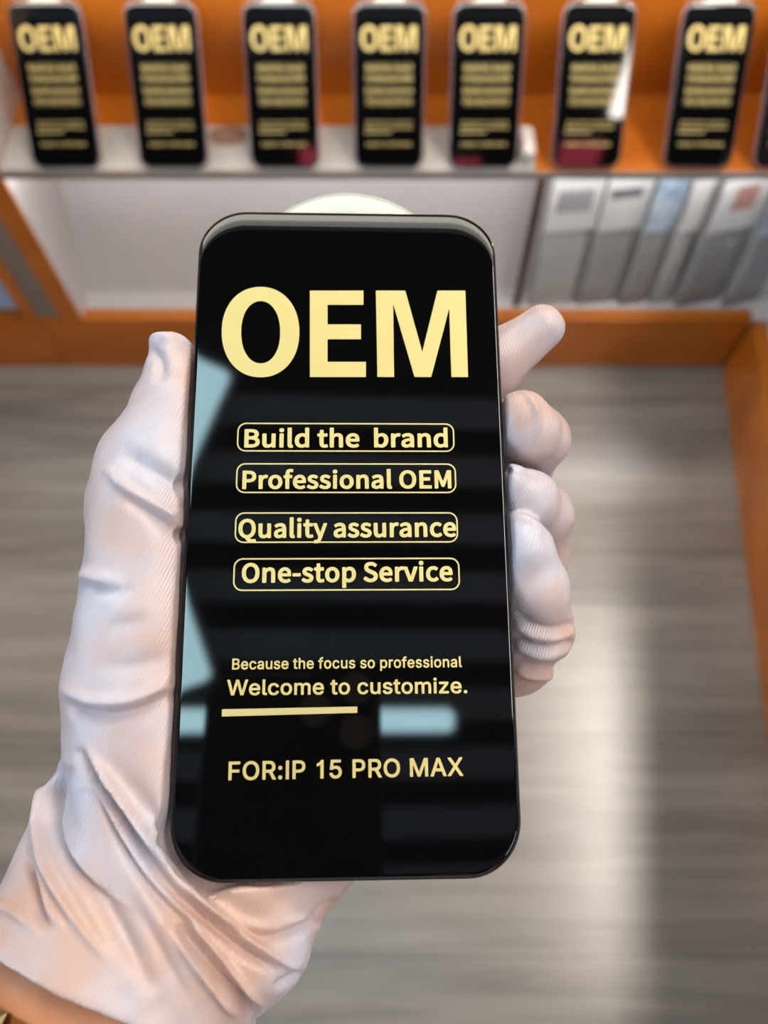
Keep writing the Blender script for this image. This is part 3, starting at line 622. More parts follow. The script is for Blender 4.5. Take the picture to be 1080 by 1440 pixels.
def make_protector():
    root = empty('screen_protector')
    # panel: black glass with softly rounded edges; outline at local z = 0 is the widest
    rings = []
    rise, r = 0.0007, 0.0118
    for k in range(15):
        t = k / 14.0
        sd, tp, bt = 0.0013 * t, 0.0080 * t, 0.0016 * t       # inset at the sides, top and bottom
        z = rise * (1 - (1 - t) ** 3.0)
        h_ = GH - tp - bt
        rings.append([(x, yy, z - rise) for x, yy in rrect(GW - 2 * sd, h_, r - sd, 14, 0, bt + h_ / 2)])
    rings.append([(x * 0.97, GH / 2 + (yy - GH / 2) * 0.98, 0.0) for x, yy, z in rings[-1]])
    low = [[(x, yy, -rise - 0.0007) for x, yy in rrect(GW, GH, r, 14, 0, GH / 2)],
           [(x, yy, -rise - 0.0010) for x, yy in rrect(GW - 0.0006, GH - 0.0006, r, 14, 0, GH / 2)]]
    bm = loft(low[::-1] + rings)
    pn = bm_obj('glass_panel', bm, M['black_glass'], root, smooth=True)
    # thin rim of the backing behind the glass, open where the tab comes through
    rim = []
    for s in (-1, 1):
        pass
    a = loft([[(x, yy, z) for x, yy in rrect(GW - 0.0001, GH + 0.0004, r, 14, 0, GH / 2 + 0.0001)] for z in (-0.0034, -0.0026)])
    bm_obj('backing_rim', a, M['rim_black'], root)
    # frosted domed pull tab at the top
    R, cy = 0.0275, GH - 0.0190
    rg = []
    for rad, z in ((R - 0.001, -0.0048), (R, -0.0044), (R, -0.0042), (R - 0.0016, -0.0037), (R * 0.72, -0.0035), (R * 0.3, -0.0034)):
        rg.append([(rad * math.cos(a_), cy + rad * math.sin(a_), z) for a_ in [k * math.tau / 64 for k in range(64)]])
    bm_obj('pull_tab', loft(rg), M['tab'], root, smooth=True)
    Z = 0.00005
    TX = lambda q: glass_xy(250 + q[0] * 0.4352, 260 + q[1] * 0.4352)
    oval = lambda cx, cy, rx, ry, e=0.94: [(cx + rx * math.copysign(abs(math.cos(a)) ** e, math.cos(a)),
                                           cy + ry * math.copysign(abs(math.sin(a)) ** e, math.sin(a))) for a in [k * math.tau / 64 for k in range(64)]]
    title = [[oval(267.5, 476, 125.5, 146), oval(268, 476.5, 63, 100.5)[::-1]],
             [[(427, 342), (600, 342), (600, 388), (484, 388), (484, 451), (592, 451), (592, 499), (484, 499), (484, 572), (608, 572), (608, 621), (427, 621)]],
             [[(640, 342), (735, 342), (790, 540), (839, 342), (929, 342), (938, 621), (884, 621), (877, 398), (819, 621), (765, 621), (696, 385), (699, 621), (645, 621)]]]
    fill_mesh('title_lettering', [[[TX(q) for q in l] for l in g] for g in title], M['gold'], root, Z)
    for txt, pts in (('Build the  brand', [(343.3, 629.6), (630, 629.2), (343.3, 603.5)]),
                     ('Professional OEM', [(340.5, 688), (635, 687), (340.5, 662)]),
                     ('Quality assurance', [(334.8, 757), (641.8, 755), (334.8, 729.5)]),
                     ('One-stop Service', [(339.6, 820), (637, 817.5), (339.6, 791.5)])):
        fill_mesh('slogan_lettering', fit(line_loops('N', txt), pts), M['gold'], root, Z)
    for txt, pts, trk in (('Because the focus so professional', [(326.3, 941.7), (649.8, 938.3), (326.3, 926)], 6),
                     ('Welcome to customize.', [(318.8, 978), (657.3, 974.9), (318.8, 955.9)], 0),
                     ('FOR:IP 15 PRO MAX', [(321, 1097.5), (651.7, 1091), (321, 1071)], 10)):
        fill_mesh('tagline_lettering', fit(line_loops('I', txt, trk), pts, -15), M['gold'], root, Z)
    for (xl0, xr0, y0, xl1, xr1, y1) in ((333.9, 638.6, 595.0, 333.0, 639.2, 635.4), (332.3, 641.0, 651.6, 331.6, 641.8, 693.6),
                                        (330.8, 643.4, 720.4, 329.8, 644.3, 763.4), (328.7, 645.8, 784.6, 327.6, 647.2, 830.6)):
        c = [glass_xy(xl0, y0 + 0.8), glass_xy(xr0, y0 - 0.8), glass_xy(xr1, y1 - 0.8), glass_xy(xl1, y1 + 0.8)]
        x0, x1 = (c[0][0] + c[3][0]) / 2, (c[1][0] + c[2][0]) / 2
        ya, yb = (c[0][1] + c[1][1]) / 2, (c[2][1] + c[3][1]) / 2
        t = 0.00034
        o_ = rrect(x1 - x0, ya - yb, 0.0021, 8, (x0 + x1) / 2, (ya + yb) / 2)
        i_ = rrect(x1 - x0 - 2 * t, ya - yb - 2 * t, 0.0021 - t, 8, (x0 + x1) / 2, (ya + yb) / 2)
        fill_mesh('slogan_frame', [[o_, i_[::-1]]], M['gold_dim'], root, Z)
    q = [glass_xy(*p) for p in ((312, 1007.6), (502.6, 1002.4), (502.6, 993.6), (312.4, 997.4))]
    fill_mesh('underline', [[q]], M['gold_dim'], root, Z)
    return root


def dup(root):
    r = root.copy()
    COL.objects.link(r)
    for ch in root.children:
        c = ch.copy()
        COL.objects.link(c)
        c.parent = r
    return r


held = make_protector()
tag(held, 'large black glass screen protector with gold OEM lettering held in the gloved hand', 'screen protector')
org = G_O + g_u / 2
basis = np.array([G_X, G_Y, G_Z])            # rows, camera axes
W3 = np.array([RIGHT, UP, FWD])
wb = basis @ W3
HM = Matrix.Identity(4)
for i in range(3):
    for j in range(3): HM[j][i] = wb[i][j]
HM.translation = Vector(cam_to_world(org))
held.matrix_world = HM

# the same protectors leaning in a row on the shelf
ORD = [('leftmost black OEM protector on the shelf, beside the white side panel', 94, 0.5),
       ('second black OEM protector from the left on the shelf', 245, 0.0),
       ('third OEM protector from the left, straight above the left half of the held glass', 401, 0.0),
       ('middle of the seven full OEM protectors on the shelf', 547, 0.0),
       ('fifth OEM protector from the left, beside the tiny white box', 679, 0.0),
       ('sixth OEM protector from the left, second to last of the full ones', 824, -0.3),
       ('rightmost fully visible OEM protector on the shelf', 981, -0.5),
       ('protector at the far right of the shelf, cut off by the photo edge', 1108, -0.5)]
LEAN = math.radians(43)
first = None
for (lab, px, yaw) in ORD:
    r = dup(held)
    if first is None:
        first = r
        tr = loft([[(x, yy, z) for x, yy in rrect(GW + g, GH + g, 0.013, 8, 0, GH / 2)] for g, z in ((0.0026, -0.0055), (0.0036, -0.0052), (0.0036, -0.0040), (0.0032, -0.0038))])
        TRAY = bm_obj('tray', tr, M['tray'], r)
    else:
        t = TRAY.copy()
        COL.objects.link(t)
        t.parent = r
    tag(r, lab, 'screen protector', 'OEM protectors leaning along the shelf')
    bp = at_y(px, 234, 0.7115)
    r.matrix_world = (Matrix.Translation((bp[0], 0.7118, SH + 0.0072))
                      @ Matrix.Rotation(math.radians(yaw), 4, 'Z') @ Matrix.Rotation(math.radians(90) - LEAN, 4, 'X'))


# ------------------------------------------------------------------ clear bags of parts in the lower bay, on the right
def make_bag(label, px0, px1, pyb, ytop, yaw, depth, body, lab_mat, printing, front_dot=True, tilt=7):
    """px0..px1 at the foot of the bag, standing on the bay floor"""
    zb = CF + 0.001
    P0, P1 = at_y(px0, pyb, depth), at_y(px1, pyb, depth)
    wd = P1[0] - P0[0]
    h = ytop * 0.89
    r = empty('parts_bag', ((P0[0] + P1[0]) / 2, depth, zb))
    r.rotation_euler = (math.radians(-tilt), 0, math.radians(yaw))
    tag(r, label, 'bag', 'clear bags of parts in the lower bay')
    rg = []
    for t in np.linspace(0, 1, 9):
        z = h * t
        th = 0.0015 + 0.008 * max(0.0, math.sin(math.pi * min(1, t * 1.35))) ** 0.7
        rg.append([(x, yy, z) for x, yy in rrect(wd * (1 - 0.03 * math.sin(6 * t)), 2 * th, min(th * 0.95, 0.009), 4)])
    bm_obj('pouch', loft(rg), M['bag'], r, smooth=True)
    hb = h * 0.60
    bm = loft([[(x, yy, z) for x, yy in rrect(wd * 0.86, 0.007, 0.002, 4)] for z in (0.004, hb)])
    bm_obj('contents', bm, body, r, bevel=0.001)
    bm = bmesh.new()
    box_into(bm, -wd * 0.5, wd * 0.5, -0.0088, -0.0080, h * 0.62, h * 0.985)
    lb = bm_obj('header_label', bm, lab_mat, r)
    if printing:
        bm = bmesh.new()
        for (u0, u1, v0, v1) in printing:
            box_into(bm, wd * (u0 - 0.5), wd * (u1 - 0.5), -0.0092, -0.0087, h * (0.62 + 0.36 * v0), h * (0.62 + 0.36 * v1))
        bm_obj('printed_block', bm, M['print_red'] if 'red' in label else M['print_grey'], lb)
    if front_dot:
        bm = loft([[(0.0035 * math.cos(a) + wd * 0.1, -0.0098 + z, h * 0.52 + 0.0035 * math.sin(a)) for a in [k * math.tau / 16 for k in range(16)]] for z in (0, 0.0006)])
        bm_obj('round_dot', bm, M['label'], r)  # small round white dot on the bag front
    return r


bars = [(0.16 + 0.085 * k, 0.16 + 0.085 * k + 0.05, 0.38, 0.78) for k in range(8)]
make_bag('clear parts bag with barcode-like grey print, leftmost, beside the brown strip', 742, 806, 424, 0.245, 6, 0.742, M['pack_pale'], M['label'], bars, False)
make_bag('clear parts bag with plain white header, second from the left', 808, 864, 424, 0.245, 8, 0.744, M['pack_grey'], M['label'], [(0.1, 0.8, 0.62, 0.8)], False)
make_bag('clear parts bag with mottled pale blue header', 868, 906, 424, 0.245, 10, 0.742, M['pack_warm'], M['label_blue'], None, False)
make_bag('narrow clear parts bag between the blue header and the red-printed one', 910, 938, 424, 0.24, 12, 0.744, M['pack_pale'], M['label'], None, False)
make_bag('wide clear parts bag with faded red print and a round white dot', 944, 1012, 424, 0.245, 14, 0.744, M['pack_warm'], M['label'], [(0.3, 0.75, 0.4, 0.85)], True)
make_bag('clear parts bag at the right end of the lower bay', 1010, 1068, 424, 0.24, 18, 0.744, M['pack_grey'], M['label_blue'], None, True)
p0, p1 = at_y(724, 420, 0.735), at_y(733, 420, 0.735)
cdx = slab('brown_strip', [(p0[0], 0.735, CF + 0.001), (p1[0], 0.735, CF + 0.001), (p1[0] + 0.008, 0.79, SH - 0.030), (p0[0] + 0.008, 0.79, SH - 0.030)], 0.004, M['brown'])  # narrow dark brown strip at the left of the bags
tag(cdx, 'thin dark brown strip leaning left of the bags in the lower bay', 'card')

# ------------------------------------------------------------------ the gloved hand (built as one continuous surface)
class Field:
    """signed distance on a grid, in metres, with smooth joins"""
    def __init__(self, lo, hi, h):
        self.lo, self.h = np.array(lo, float), h
        n = np.ceil((np.array(hi) - self.lo) / h).astype(int) + 1
        self.F = np.full(n, 1.0, np.float32)

    def window(self, a, b, pad):
        i0 = np.maximum(0, np.floor((np.minimum(a, b) - pad - self.lo) / self.h).astype(int))
        i1 = np.minimum(self.F.shape, np.ceil((np.maximum(a, b) + pad - self.lo) / self.h).astype(int) + 1)
        sl = tuple(slice(p, q) for p, q in zip(i0, i1))
        g = [self.lo[k] + self.h * np.arange(i0[k], i1[k], dtype=np.float32) for k in range(3)]
        return sl, g[0][:, None, None], g[1][None, :, None], g[2][None, None, :]

    def cone(self, a, b, ra, rb, k):
        a, b = np.array(a, float), np.array(b, float)
        r = max(ra, rb)
        sl, X, Y, Z = self.window(a, b, r + 2.5 * k + 3 * self.h)
        if any(s.stop <= s.start for s in sl): return
        d = b - a
        L = max(d @ d, 1e-12)
        t = np.clip(((X - a[0]) * d[0] + (Y - a[1]) * d[1] + (Z - a[2]) * d[2]) / L, 0, 1)
        dist = np.sqrt((X - a[0] - t * d[0]) ** 2 + (Y - a[1] - t * d[1]) ** 2 + (Z - a[2] - t * d[2]) ** 2) - (ra + (rb - ra) * t)
        self.join(sl, dist.astype(np.float32), k)

    def ellipsoid(self, c, r, k):
        c, r = np.array(c, float), np.array(r, float)
        sl, X, Y, Z = self.window(c - r, c + r, 2.5 * k + 3 * self.h)
        q = np.sqrt(((X - c[0]) / r[0]) ** 2 + ((Y - c[1]) / r[1]) ** 2 + ((Z - c[2]) / r[2]) ** 2)
        self.join(sl, ((q - 1) * r.min()).astype(np.float32), k)

    def join(self, sl, dist, k):
        A = self.F[sl]
        if k <= 0:
            self.F[sl] = np.minimum(A, dist)
        else:
            hh = np.maximum(k - np.abs(A - dist), 0) / k
            self.F[sl] = np.minimum(A, dist) - hh * hh * k * 0.25

    def chain(self, pts, k_in, k_out, other=None):
        """pts: (x,y,z,r); the chain is blended inside itself first, then joined to the rest"""
        tmp = Field.__new__(Field)
        tmp.lo, tmp.h = self.lo, self.h
        P = np.array([p[:3] for p in pts])
        R = max(p[3] for p in pts)
        sl, X, Y, Z = self.window(P.min(0), P.max(0), R + 2.5 * max(k_in, k_out) + 3 * self.h)
        sub = Field.__new__(Field)
        sub.h = self.h
        sub.lo = np.array([X.min(), Y.min(), Z.min()], float)
        sub.F = np.full((X.shape[0], Y.shape[1], Z.shape[2]), 1.0, np.float32)
        for p, q in zip(pts[:-1], pts[1:]): sub.cone(p[:3], q[:3], p[3], q[3], k_in)
        self.join(sl, sub.F, k_out)


def surface(field, smooth=3):
    F, h, lo = field.F, field.h, field.lo
    Sg = F < 0
    n = np.array(F.shape)
    c = [Sg[i:n[0] - 1 + i, j:n[1] - 1 + j, k:n[2] - 1 + k] for i in (0, 1) for j in (0, 1) for k in (0, 1)]
    cnt = sum(x.astype(np.int8) for x in c)
    act = (cnt > 0) & (cnt < 8)
    I = np.argwhere(act)
    idx = np.full(act.shape, -1, np.int64)
    idx[act] = np.arange(len(I))
    acc, num = np.zeros((len(I), 3)), np.zeros(len(I))
    corners = [np.array((i, j, k)) for i in (0, 1) for j in (0, 1) for k in (0, 1)]
    val = [F[tuple((I + q).T)] for q in corners]
    for a in range(8):
        for b in range(a + 1, 8):
            if np.abs(corners[a] - corners[b]).sum() != 1: continue
            va, vb = val[a], val[b]
            m = (va < 0) != (vb < 0)
            t = np.where(m, va / np.where(m, va - vb, 1), 0)
            acc += np.where(m[:, None], corners[a] + t[:, None] * (corners[b] - corners[a]), 0)
            num += m
    V = lo + h * (I + acc / num[:, None])
    quads = []
    for ax in range(3):
        o1, o2 = (ax + 1) % 3, (ax + 2) % 3
        s0, s1 = [slice(None)] * 3, [slice(None)] * 3
        s0[ax], s1[ax] = slice(0, n[ax] - 1), slice(1, n[ax])
        A, B = Sg[tuple(s0)], Sg[tuple(s1)]
        E = np.argwhere(A != B)
        E = E[(E[:, o1] > 0) & (E[:, o2] > 0) & (E[:, o1] < n[o1] - 1) & (E[:, o2] < n[o2] - 1)]
        flip = A[tuple(E.T)]
        d1, d2 = np.eye(3, dtype=int)[o1], np.eye(3, dtype=int)[o2]
        q = np.stack([idx[tuple((E - d1 - d2).T)], idx[tuple((E - d2).T)], idx[tuple(E.T)], idx[tuple((E - d1).T)]], 1)
        q[~flip] = q[~flip][:, ::-1]
        quads.append(q)
    Q = np.concatenate(quads)
    e = np.unique(np.sort(np.concatenate([Q[:, [0, 1]], Q[:, [1, 2]], Q[:, [2, 3]], Q[:, [3, 0]]]), 1), axis=0)
    for it in range(smooth):
        V = V + 0.5 * (lap(V, e))
    return V, Q, e


def lap(V, e):
    s, k = np.zeros_like(V), np.zeros(len(V))
    np.add.at(s, e[:, 0], V[e[:, 1]])
    np.add.at(s, e[:, 1], V[e[:, 0]])
    np.add.at(k, e[:, 0], 1)
    np.add.at(k, e[:, 1], 1)
    return s / np.maximum(k, 1)[:, None] - V


def normals(V, Q):
    fn = np.cross(V[Q[:, 2]] - V[Q[:, 0]], V[Q[:, 3]] - V[Q[:, 1]])
    N = np.zeros_like(V)
    for i in range(4): np.add.at(N, Q[:, i], fn)
    return N / (np.linalg.norm(N, axis=1)[:, None] + 1e-12)


def mesh_from(name, Vw, Q):
    me = bpy.data.meshes.new(name)
    me.from_pydata(Vw.tolist(), [], Q.tolist())
    me.update()
    return me


def zg(px, py):
    d = np.array([(px - 540) / FPX, (720 - py) / FPX, 1.0])
    return (G_O @ G_Z) / (d @ G_Z)


def pt(px, py, dz, r):
    """a joint: place in the hand seen from where the photograph was taken, dz mm behind the glass plane, radius mm"""
    z = zg(px, py) + dz / 1000.0
    return ((px - 540) / FPX * z, (720 - py) / FPX * z, z, r / 1000.0)


def pz(px, py, z, r):
    return ((px - 540) / FPX * z, (720 - py) / FPX * z, z, r / 1000.0)


W0, W1 = np.array(pz(262, 1170, 0.192, 0)[:3]), np.array(pz(165, 1372, 0.176, 0)[:3])
AX = (W1 - W0) / np.linalg.norm(W1 - W0)


def build_hand():
    f = Field((-0.105, -0.150, 0.125), (0.062, 0.062, 0.262), 0.00055)
    # palm and back of the hand
    for a, b in (((300, 1120, 24, 20), (350, 760, 40, 16)), ((330, 1120, 24, 20), (420, 770, 42, 15)),
                 ((370, 1130, 25, 19), (490, 830, 42, 14)), ((400, 1150, 24, 18), (545, 900, 38, 13)),
                 ((250, 1150, 16, 20), (330, 1190, 20, 21))):
        p, q = pt(*a), pt(*b)
        f.cone(p[:3], q[:3], p[3], q[3], 0.010)
    # heel of the hand, seen under the lower edge of the glass
    f.chain([pt(330, 1190, 18, 18), pt(405, 1190, 19, 15.2), pt(440, 1170, 22, 13)], 0.006, 0.006)
    f.chain([pt(270, 1275, 14, 20), pt(352, 1318, 12, 13.8)], 0.006, 0.005)
    # thumb with its base
    f.chain([pt(243, 500, 5.5, 5.7), pt(247, 540, 6, 7.0), pt(240, 590, 7, 9.6), pt(226, 655, 8, 12.4), pt(216, 705, 9, 13.7),
             pt(212, 800, 10, 13.6), pt(205, 880, 10, 15.0), pt(198, 965, 12, 16.6), pt(214, 1060, 15, 18.6), pt(236, 1150, 19, 22.5)], 0.005, 0.008)
    f.chain([pt(200, 652, 10, 9.8), pt(202, 720, 10, 10.2), pt(202, 800, 10, 11)], 0.004, 0.006)
    # slack fold of cloth on the outer side of the wrist
    f.chain([pt(104, 1090, 18, 3.4), pt(76, 1150, 20, 4.2), pt(64, 1200, 18, 4.2), pt(70, 1260, 14, 4)], 0.004, 0.007)
    # loose cuff
    w0, w1 = np.append(W0, 0.0275), np.append(W1 + AX * 0.03, 0.0335)
    f.chain([tuple(pz(266, 1180, 0.194, 25)), tuple(pz(205, 1300, 0.181, 28.5)), tuple(np.append(W1, 0.0312)), tuple(w1)], 0.008, 0.008)
    # fingers wrapped from behind to the right edge
    f.chain([pt(350, 770, 40, 11), pt(480, 690, 34, 9.4), pt(600, 600, 27, 8.8), pt(692, 512, 14, 7.9), pt(762, 462, 9.5, 5.9)], 0.003, 0.006)
    f.chain([pt(420, 770, 42, 11), pt(600, 700, 42, 9.4), pt(728, 660, 34, 9.0), pt(756, 616, 17, 7.9), pt(740, 604, 5.5, 7.6), pt(733, 583, 2.5, 6.1)], 0.003, 0.0008)
    f.chain([pt(490, 830, 42, 10.5), pt(640, 830, 44, 9.2), pt(752, 780, 34, 8.8), pt(761, 722, 18, 7.6), pt(742, 700, 7, 6.7), pt(722, 678, 2.5, 4.6)], 0.003, 0.0008)
    f.chain([pt(545, 900, 38, 10), pt(640, 950, 40, 9.0), pt(728, 930, 30, 8.2), pt(760, 886, 17, 7.9), pt(753, 826, 8, 7.5), pt(737, 772, 3.5, 6.4), pt(728, 750, 2.5, 5.2)], 0.003, 0.0008)
    # the glass presses its own flat into the glove
    g = f.F
    n = np.array(g.shape)
    X = (f.lo[0] + f.h * np.arange(n[0]))[:, None, None]
    Y = (f.lo[1] + f.h * np.arange(n[1]))[None, :, None]
    Z = (f.lo[2] + f.h * np.arange(n[2]))[None, None, :]
    o = G_O + g_u / 2
    lx = (X - o[0]) * G_X[0] + (Y - o[1]) * G_X[1] + (Z - o[2]) * G_X[2]
    ly = (X - o[0]) * G_Y[0] + (Y - o[1]) * G_Y[1] + (Z - o[2]) * G_Y[2] - GH / 2
    lz = (X - o[0]) * G_Z[0] + (Y - o[1]) * G_Z[1] + (Z - o[2]) * G_Z[2]
    r = 0.011
    qx, qy = np.abs(lx) - (GW / 2 + 0.0009 - r), np.abs(ly) - (GH / 2 + 0.0010 - r)
    d2 = np.sqrt(np.maximum(qx, 0) ** 2 + np.maximum(qy, 0) ** 2) + np.minimum(np.maximum(qx, qy), 0) - r
    dz = np.abs(lz - 0.0155) - 0.0198                       # from well before the glass to 4.3 mm behind its plane
    slab_ = np.maximum(d2, dz)
    f.F = np.maximum(g, -slab_).astype(np.float32)
    # hem: cut square to the forearm
    cut = (X - HEM[0]) * AX[0] + (Y - HEM[1]) * AX[1] + (Z - HEM[2]) * AX[2]
    f.F = np.maximum(f.F, cut).astype(np.float32)
    return f


HEM = W1 + AX * 0.0035


def dist_poly(P, poly):
    """distance of pixel points to a polyline, and how far along it (0..1)"""
    poly = np.array(poly, float)
    seg = np.linalg.norm(np.diff(poly, axis=0), axis=1)
    cum = np.concatenate([[0], np.cumsum(seg)])
    best, along, side = np.full(len(P), 1e9), np.zeros(len(P)), np.zeros(len(P))
    for i in range(len(poly) - 1):
        a, d = poly[i], poly[i + 1] - poly[i]
        t = np.clip(((P - a) @ d) / (d @ d), 0, 1)
        v = P - a - t[:, None] * d
        dd = np.linalg.norm(v, axis=1)
        s = np.sign(d[0] * v[:, 1] - d[1] * v[:, 0])
        m = dd < best
        best[m], along[m], side[m] = dd[m], ((cum[i] + t * seg[i]) / cum[-1])[m], s[m]
    return best, along, side


def curve_pts(pts, n=8):
    """smooth polyline through the points"""
    P = [np.array(p, float) for p in pts]
    P = [2 * P[0] - P[1]] + P + [2 * P[-1] - P[-2]]
    out = []
    for i in range(1, len(P) - 2):
        for k in range(n):
            t = k / n
            out.append(0.5 * (2 * P[i] + (P[i + 1] - P[i - 1]) * t + (2 * P[i - 1] - 5 * P[i] + 4 * P[i + 1] - P[i + 2]) * t * t
                              + (3 * P[i] - P[i - 1] - 3 * P[i + 1] + P[i + 2]) * t ** 3))
    out.append(P[-2])
    return out


# creases of the cloth: (course, half width px, height mm; negative = valley, fade at start, fade at end)
CREASES = [
    ([(166, 634), (205, 655), (240, 676), (262, 686)], 13, -0.9, .25, .05),
    ([(146, 655), (180, 690), (225, 716), (262, 738)], 8, 1.0, .25, .05),
    ([(160, 684), (205, 715), (262, 758)], 11, -0.9, .3, .05),
    ([(108, 806), (128, 811), (150, 817), (172, 818)], 11, 1.0, .25, .6),
    ([(122, 830), (160, 832), (190, 826)], 9, -0.6, .2, .5),
    ([(140, 880), (180, 878), (230, 868)], 13, -0.5, .4, .4),
    ([(130, 935), (175, 938), (235, 925)], 12, -0.4, .4, .4),
    ([(85, 962), (120, 984), (175, 986), (215, 972), (252, 952)], 10, 1.15, .25, .25),
    ([(92, 985), (130, 1002), (180, 1002), (225, 985), (252, 968)], 10, -0.9, .15, .3),
    # long creases running from the thumb base down to the heel
    ([(108, 1052), (137, 1098), (168, 1148), (206, 1206), (246, 1256), (296, 1301), (346, 1341), (392, 1366)], 7, -1.5, .1, .12),
    ([(122, 1050), (156, 1100), (192, 1155), (228, 1206), (268, 1251), (318, 1294), (372, 1336), (420, 1362), (446, 1352)], 5, 1.7, .12, .3),
    ([(132, 1105), (160, 1152), (196, 1210), (238, 1262), (288, 1306), (340, 1346)], 4, 0.9, .2, .3),
    ([(124, 1108), (152, 1158), (188, 1216), (230, 1270), (280, 1314)], 5, -0.9, .2, .3),
    ([(150, 1060), (200, 1130), (245, 1195), (285, 1245), (340, 1285), (395, 1305)], 17, -1.0, .3, .3),
    ([(252, 1298), (275, 1332), (308, 1372), (346, 1416), (360, 1440)], 7, -1.5, .12, .1),
    ([(262, 1292), (296, 1330), (336, 1376), (372, 1420)], 4, 1.0, .15, .2),
    ([(240, 1306), (262, 1342), (296, 1387), (335, 1432)], 6, 0.9, .2, .15),
    ([(80, 1085), (62, 1125), (55, 1165), (64, 1212), (86, 1262), (118, 1312), (150, 1350)], 6, 1.5, .1, .4),
    ([(95, 1075), (82, 1115), (79, 1160), (92, 1205), (128, 1245), (165, 1268)], 8, -1.6, .2, .35),
    ([(82, 1100), (84, 1160), (100, 1205), (140, 1248), (196, 1282)], 4, 0.7, .2, .4),
    ([(150, 1190), (190, 1240), (225, 1300), (260, 1380)], 17, 0.9, .4, .4),
    ([(110, 1235), (150, 1275), (185, 1335), (215, 1400)], 14, -1.1, .3, .4),
    ([(185, 1262), (215, 1310), (245, 1370), (270, 1420)], 9, -0.6, .3, .4),
    ([(38, 1205), (48, 1240), (57, 1285), (72, 1310)], 7, -1.4, .15, .3),
    ([(50, 1200), (60, 1240), (70, 1280), (90, 1310)], 5, 0.8, .2, .3),
    ([(-10, 1268), (30, 1290), (60, 1320)], 9, 0.8, .1, .5),
    ([(300, 1286), (345, 1312), (390, 1318), (432, 1300), (480, 1266)], 7, -1.3, .3, .08),
    ([(395, 1300), (440, 1296), (450, 1315), (448, 1345), (425, 1372)], 7, 0.6, .3, .2),
    ([(385, 1388), (410, 1376), (440, 1352)], 6, -0.7, .15, .3),
    # thumb tip tuck
    ([(210, 492), (222, 500), (226, 520), (224, 540)], 8, -1.0, .1, .4),
    ([(206, 482), (225, 476), (250, 474)], 6, 0.8, .05, .4),
    # fingers
    ([(733, 548), (748, 565), (757, 590), (752, 625)], 4, 0.55, .2, .3),
    ([(700, 668), (722, 660), (750, 664), (772, 676)], 6, -0.45, .2, .3),
    ([(722, 726), (748, 734), (768, 752)], 5, 0.5, .2, .3),
    ([(722, 862), (750, 880), (780, 884), (812, 876)], 5, -0.8, .15, .1),
    ([(722, 876), (752, 894), (782, 897), (812, 888)], 6, 0.6, .15, .4),
    ([(722, 892), (750, 908), (780, 911), (808, 902)], 5, -0.8, .15, .1),
    ([(722, 906), (750, 920), (778, 922), (804, 914)], 6, 0.55, .15, .4),
    ([(722, 922), (745, 936), (770, 938), (795, 930)], 5, -0.8, .15, .1),
    ([(724, 940), (745, 950), (765, 952), (785, 945)], 5, 0.6, .15, .1),
]


CREASE_GAIN = 1.9


def to_px(V):
    return np.stack([540 + FPX * V[:, 0] / V[:, 2], 720 - FPX * V[:, 1] / V[:, 2]], 1)


def crease(V, Q, e):
    N = normals(V, Q)
    P = to_px(V)
    view = -V / np.linalg.norm(V, axis=1)[:, None]
    # quads are wound so that normals point outwards; only the side that shows is creased
    face = np.clip(((N * view).sum(1) + 0.15) / 0.4, 0, 1)
    D_ = np.zeros(len(V))
    for pts, wpx, amp, f0, f1 in CREASES:
        d, t, s = dist_poly(P, curve_pts(pts))
        fade = np.clip(t / max(f0, 1e-3), 0, 1) * np.clip((1 - t) / max(f1, 1e-3), 0, 1)
        D_ += CREASE_GAIN * amp / 1000 * np.exp(-(d / wpx) ** 2) * fade ** 0.8
    o = G_O + g_u / 2
    lx, ly, lz = (V - o) @ G_X, (V - o) @ G_Y - GH / 2, (V - o) @ G_Z
    qx, qy = np.abs(lx) - (GW / 2 - 0.011), np.abs(ly) - (GH / 2 - 0.011)
    d2 = np.hypot(np.maximum(qx, 0), np.maximum(qy, 0)) + np.minimum(np.maximum(qx, qy), 0) - 0.011
    room = np.where(lz > -0.008, np.maximum(d2 - 0.0008, 0), 1.0)     # cloth never pushes into the glass
    D_ = np.minimum(D_ * face, room)
    V = V + N * D_[:, None]
    # a little unevenness of loose cloth
    q = V * 1000
    un = (np.sin(q[:, 0] * 0.31 + q[:, 1] * 0.17 + 2) * np.sin(q[:, 1] * 0.23 - q[:, 2] * 0.29) * 0.22
          + np.sin(q[:, 0] * 0.71 - q[:, 1] * 0.53) * np.sin(q[:, 2] * 0.63 + q[:, 1] * 0.41) * 0.10)
    V = V + N * np.minimum(un / 1000, room)[:, None]
    V = V + 0.3 * lap(V, e)
    return V


hf = build_hand()
HV, HQ, HE = surface(hf, 3)
# keep outward winding whatever the axes' handedness
if (normals(HV, HQ) * (HV - HV.mean(0))).sum() < 0: HQ = HQ[:, ::-1]
HV = crease(HV, HQ, HE)

# forearm: skin, running on out of the picture towards the photographer
ARM0 = W1 - AX * 0.010
ff = Field(tuple(np.minimum(ARM0, ARM0 + AX * 0.24) - 0.055), tuple(np.maximum(ARM0, ARM0 + AX * 0.24) + 0.055), 0.003)
ff.chain([tuple(np.append(ARM0, 0.0262)), tuple(np.append(ARM0 + AX * 0.05, 0.0275)), tuple(np.append(ARM0 + AX * 0.13, 0.036)), tuple(np.append(ARM0 + AX * 0.23, 0.041))], 0.01, 0.0)
FV, FQ, FE = surface(ff, 2)
if (normals(FV, FQ) * (FV - FV.mean(0))).sum() < 0: FQ = FQ[:, ::-1]
PW = Vector(cam_to_world(HEM))


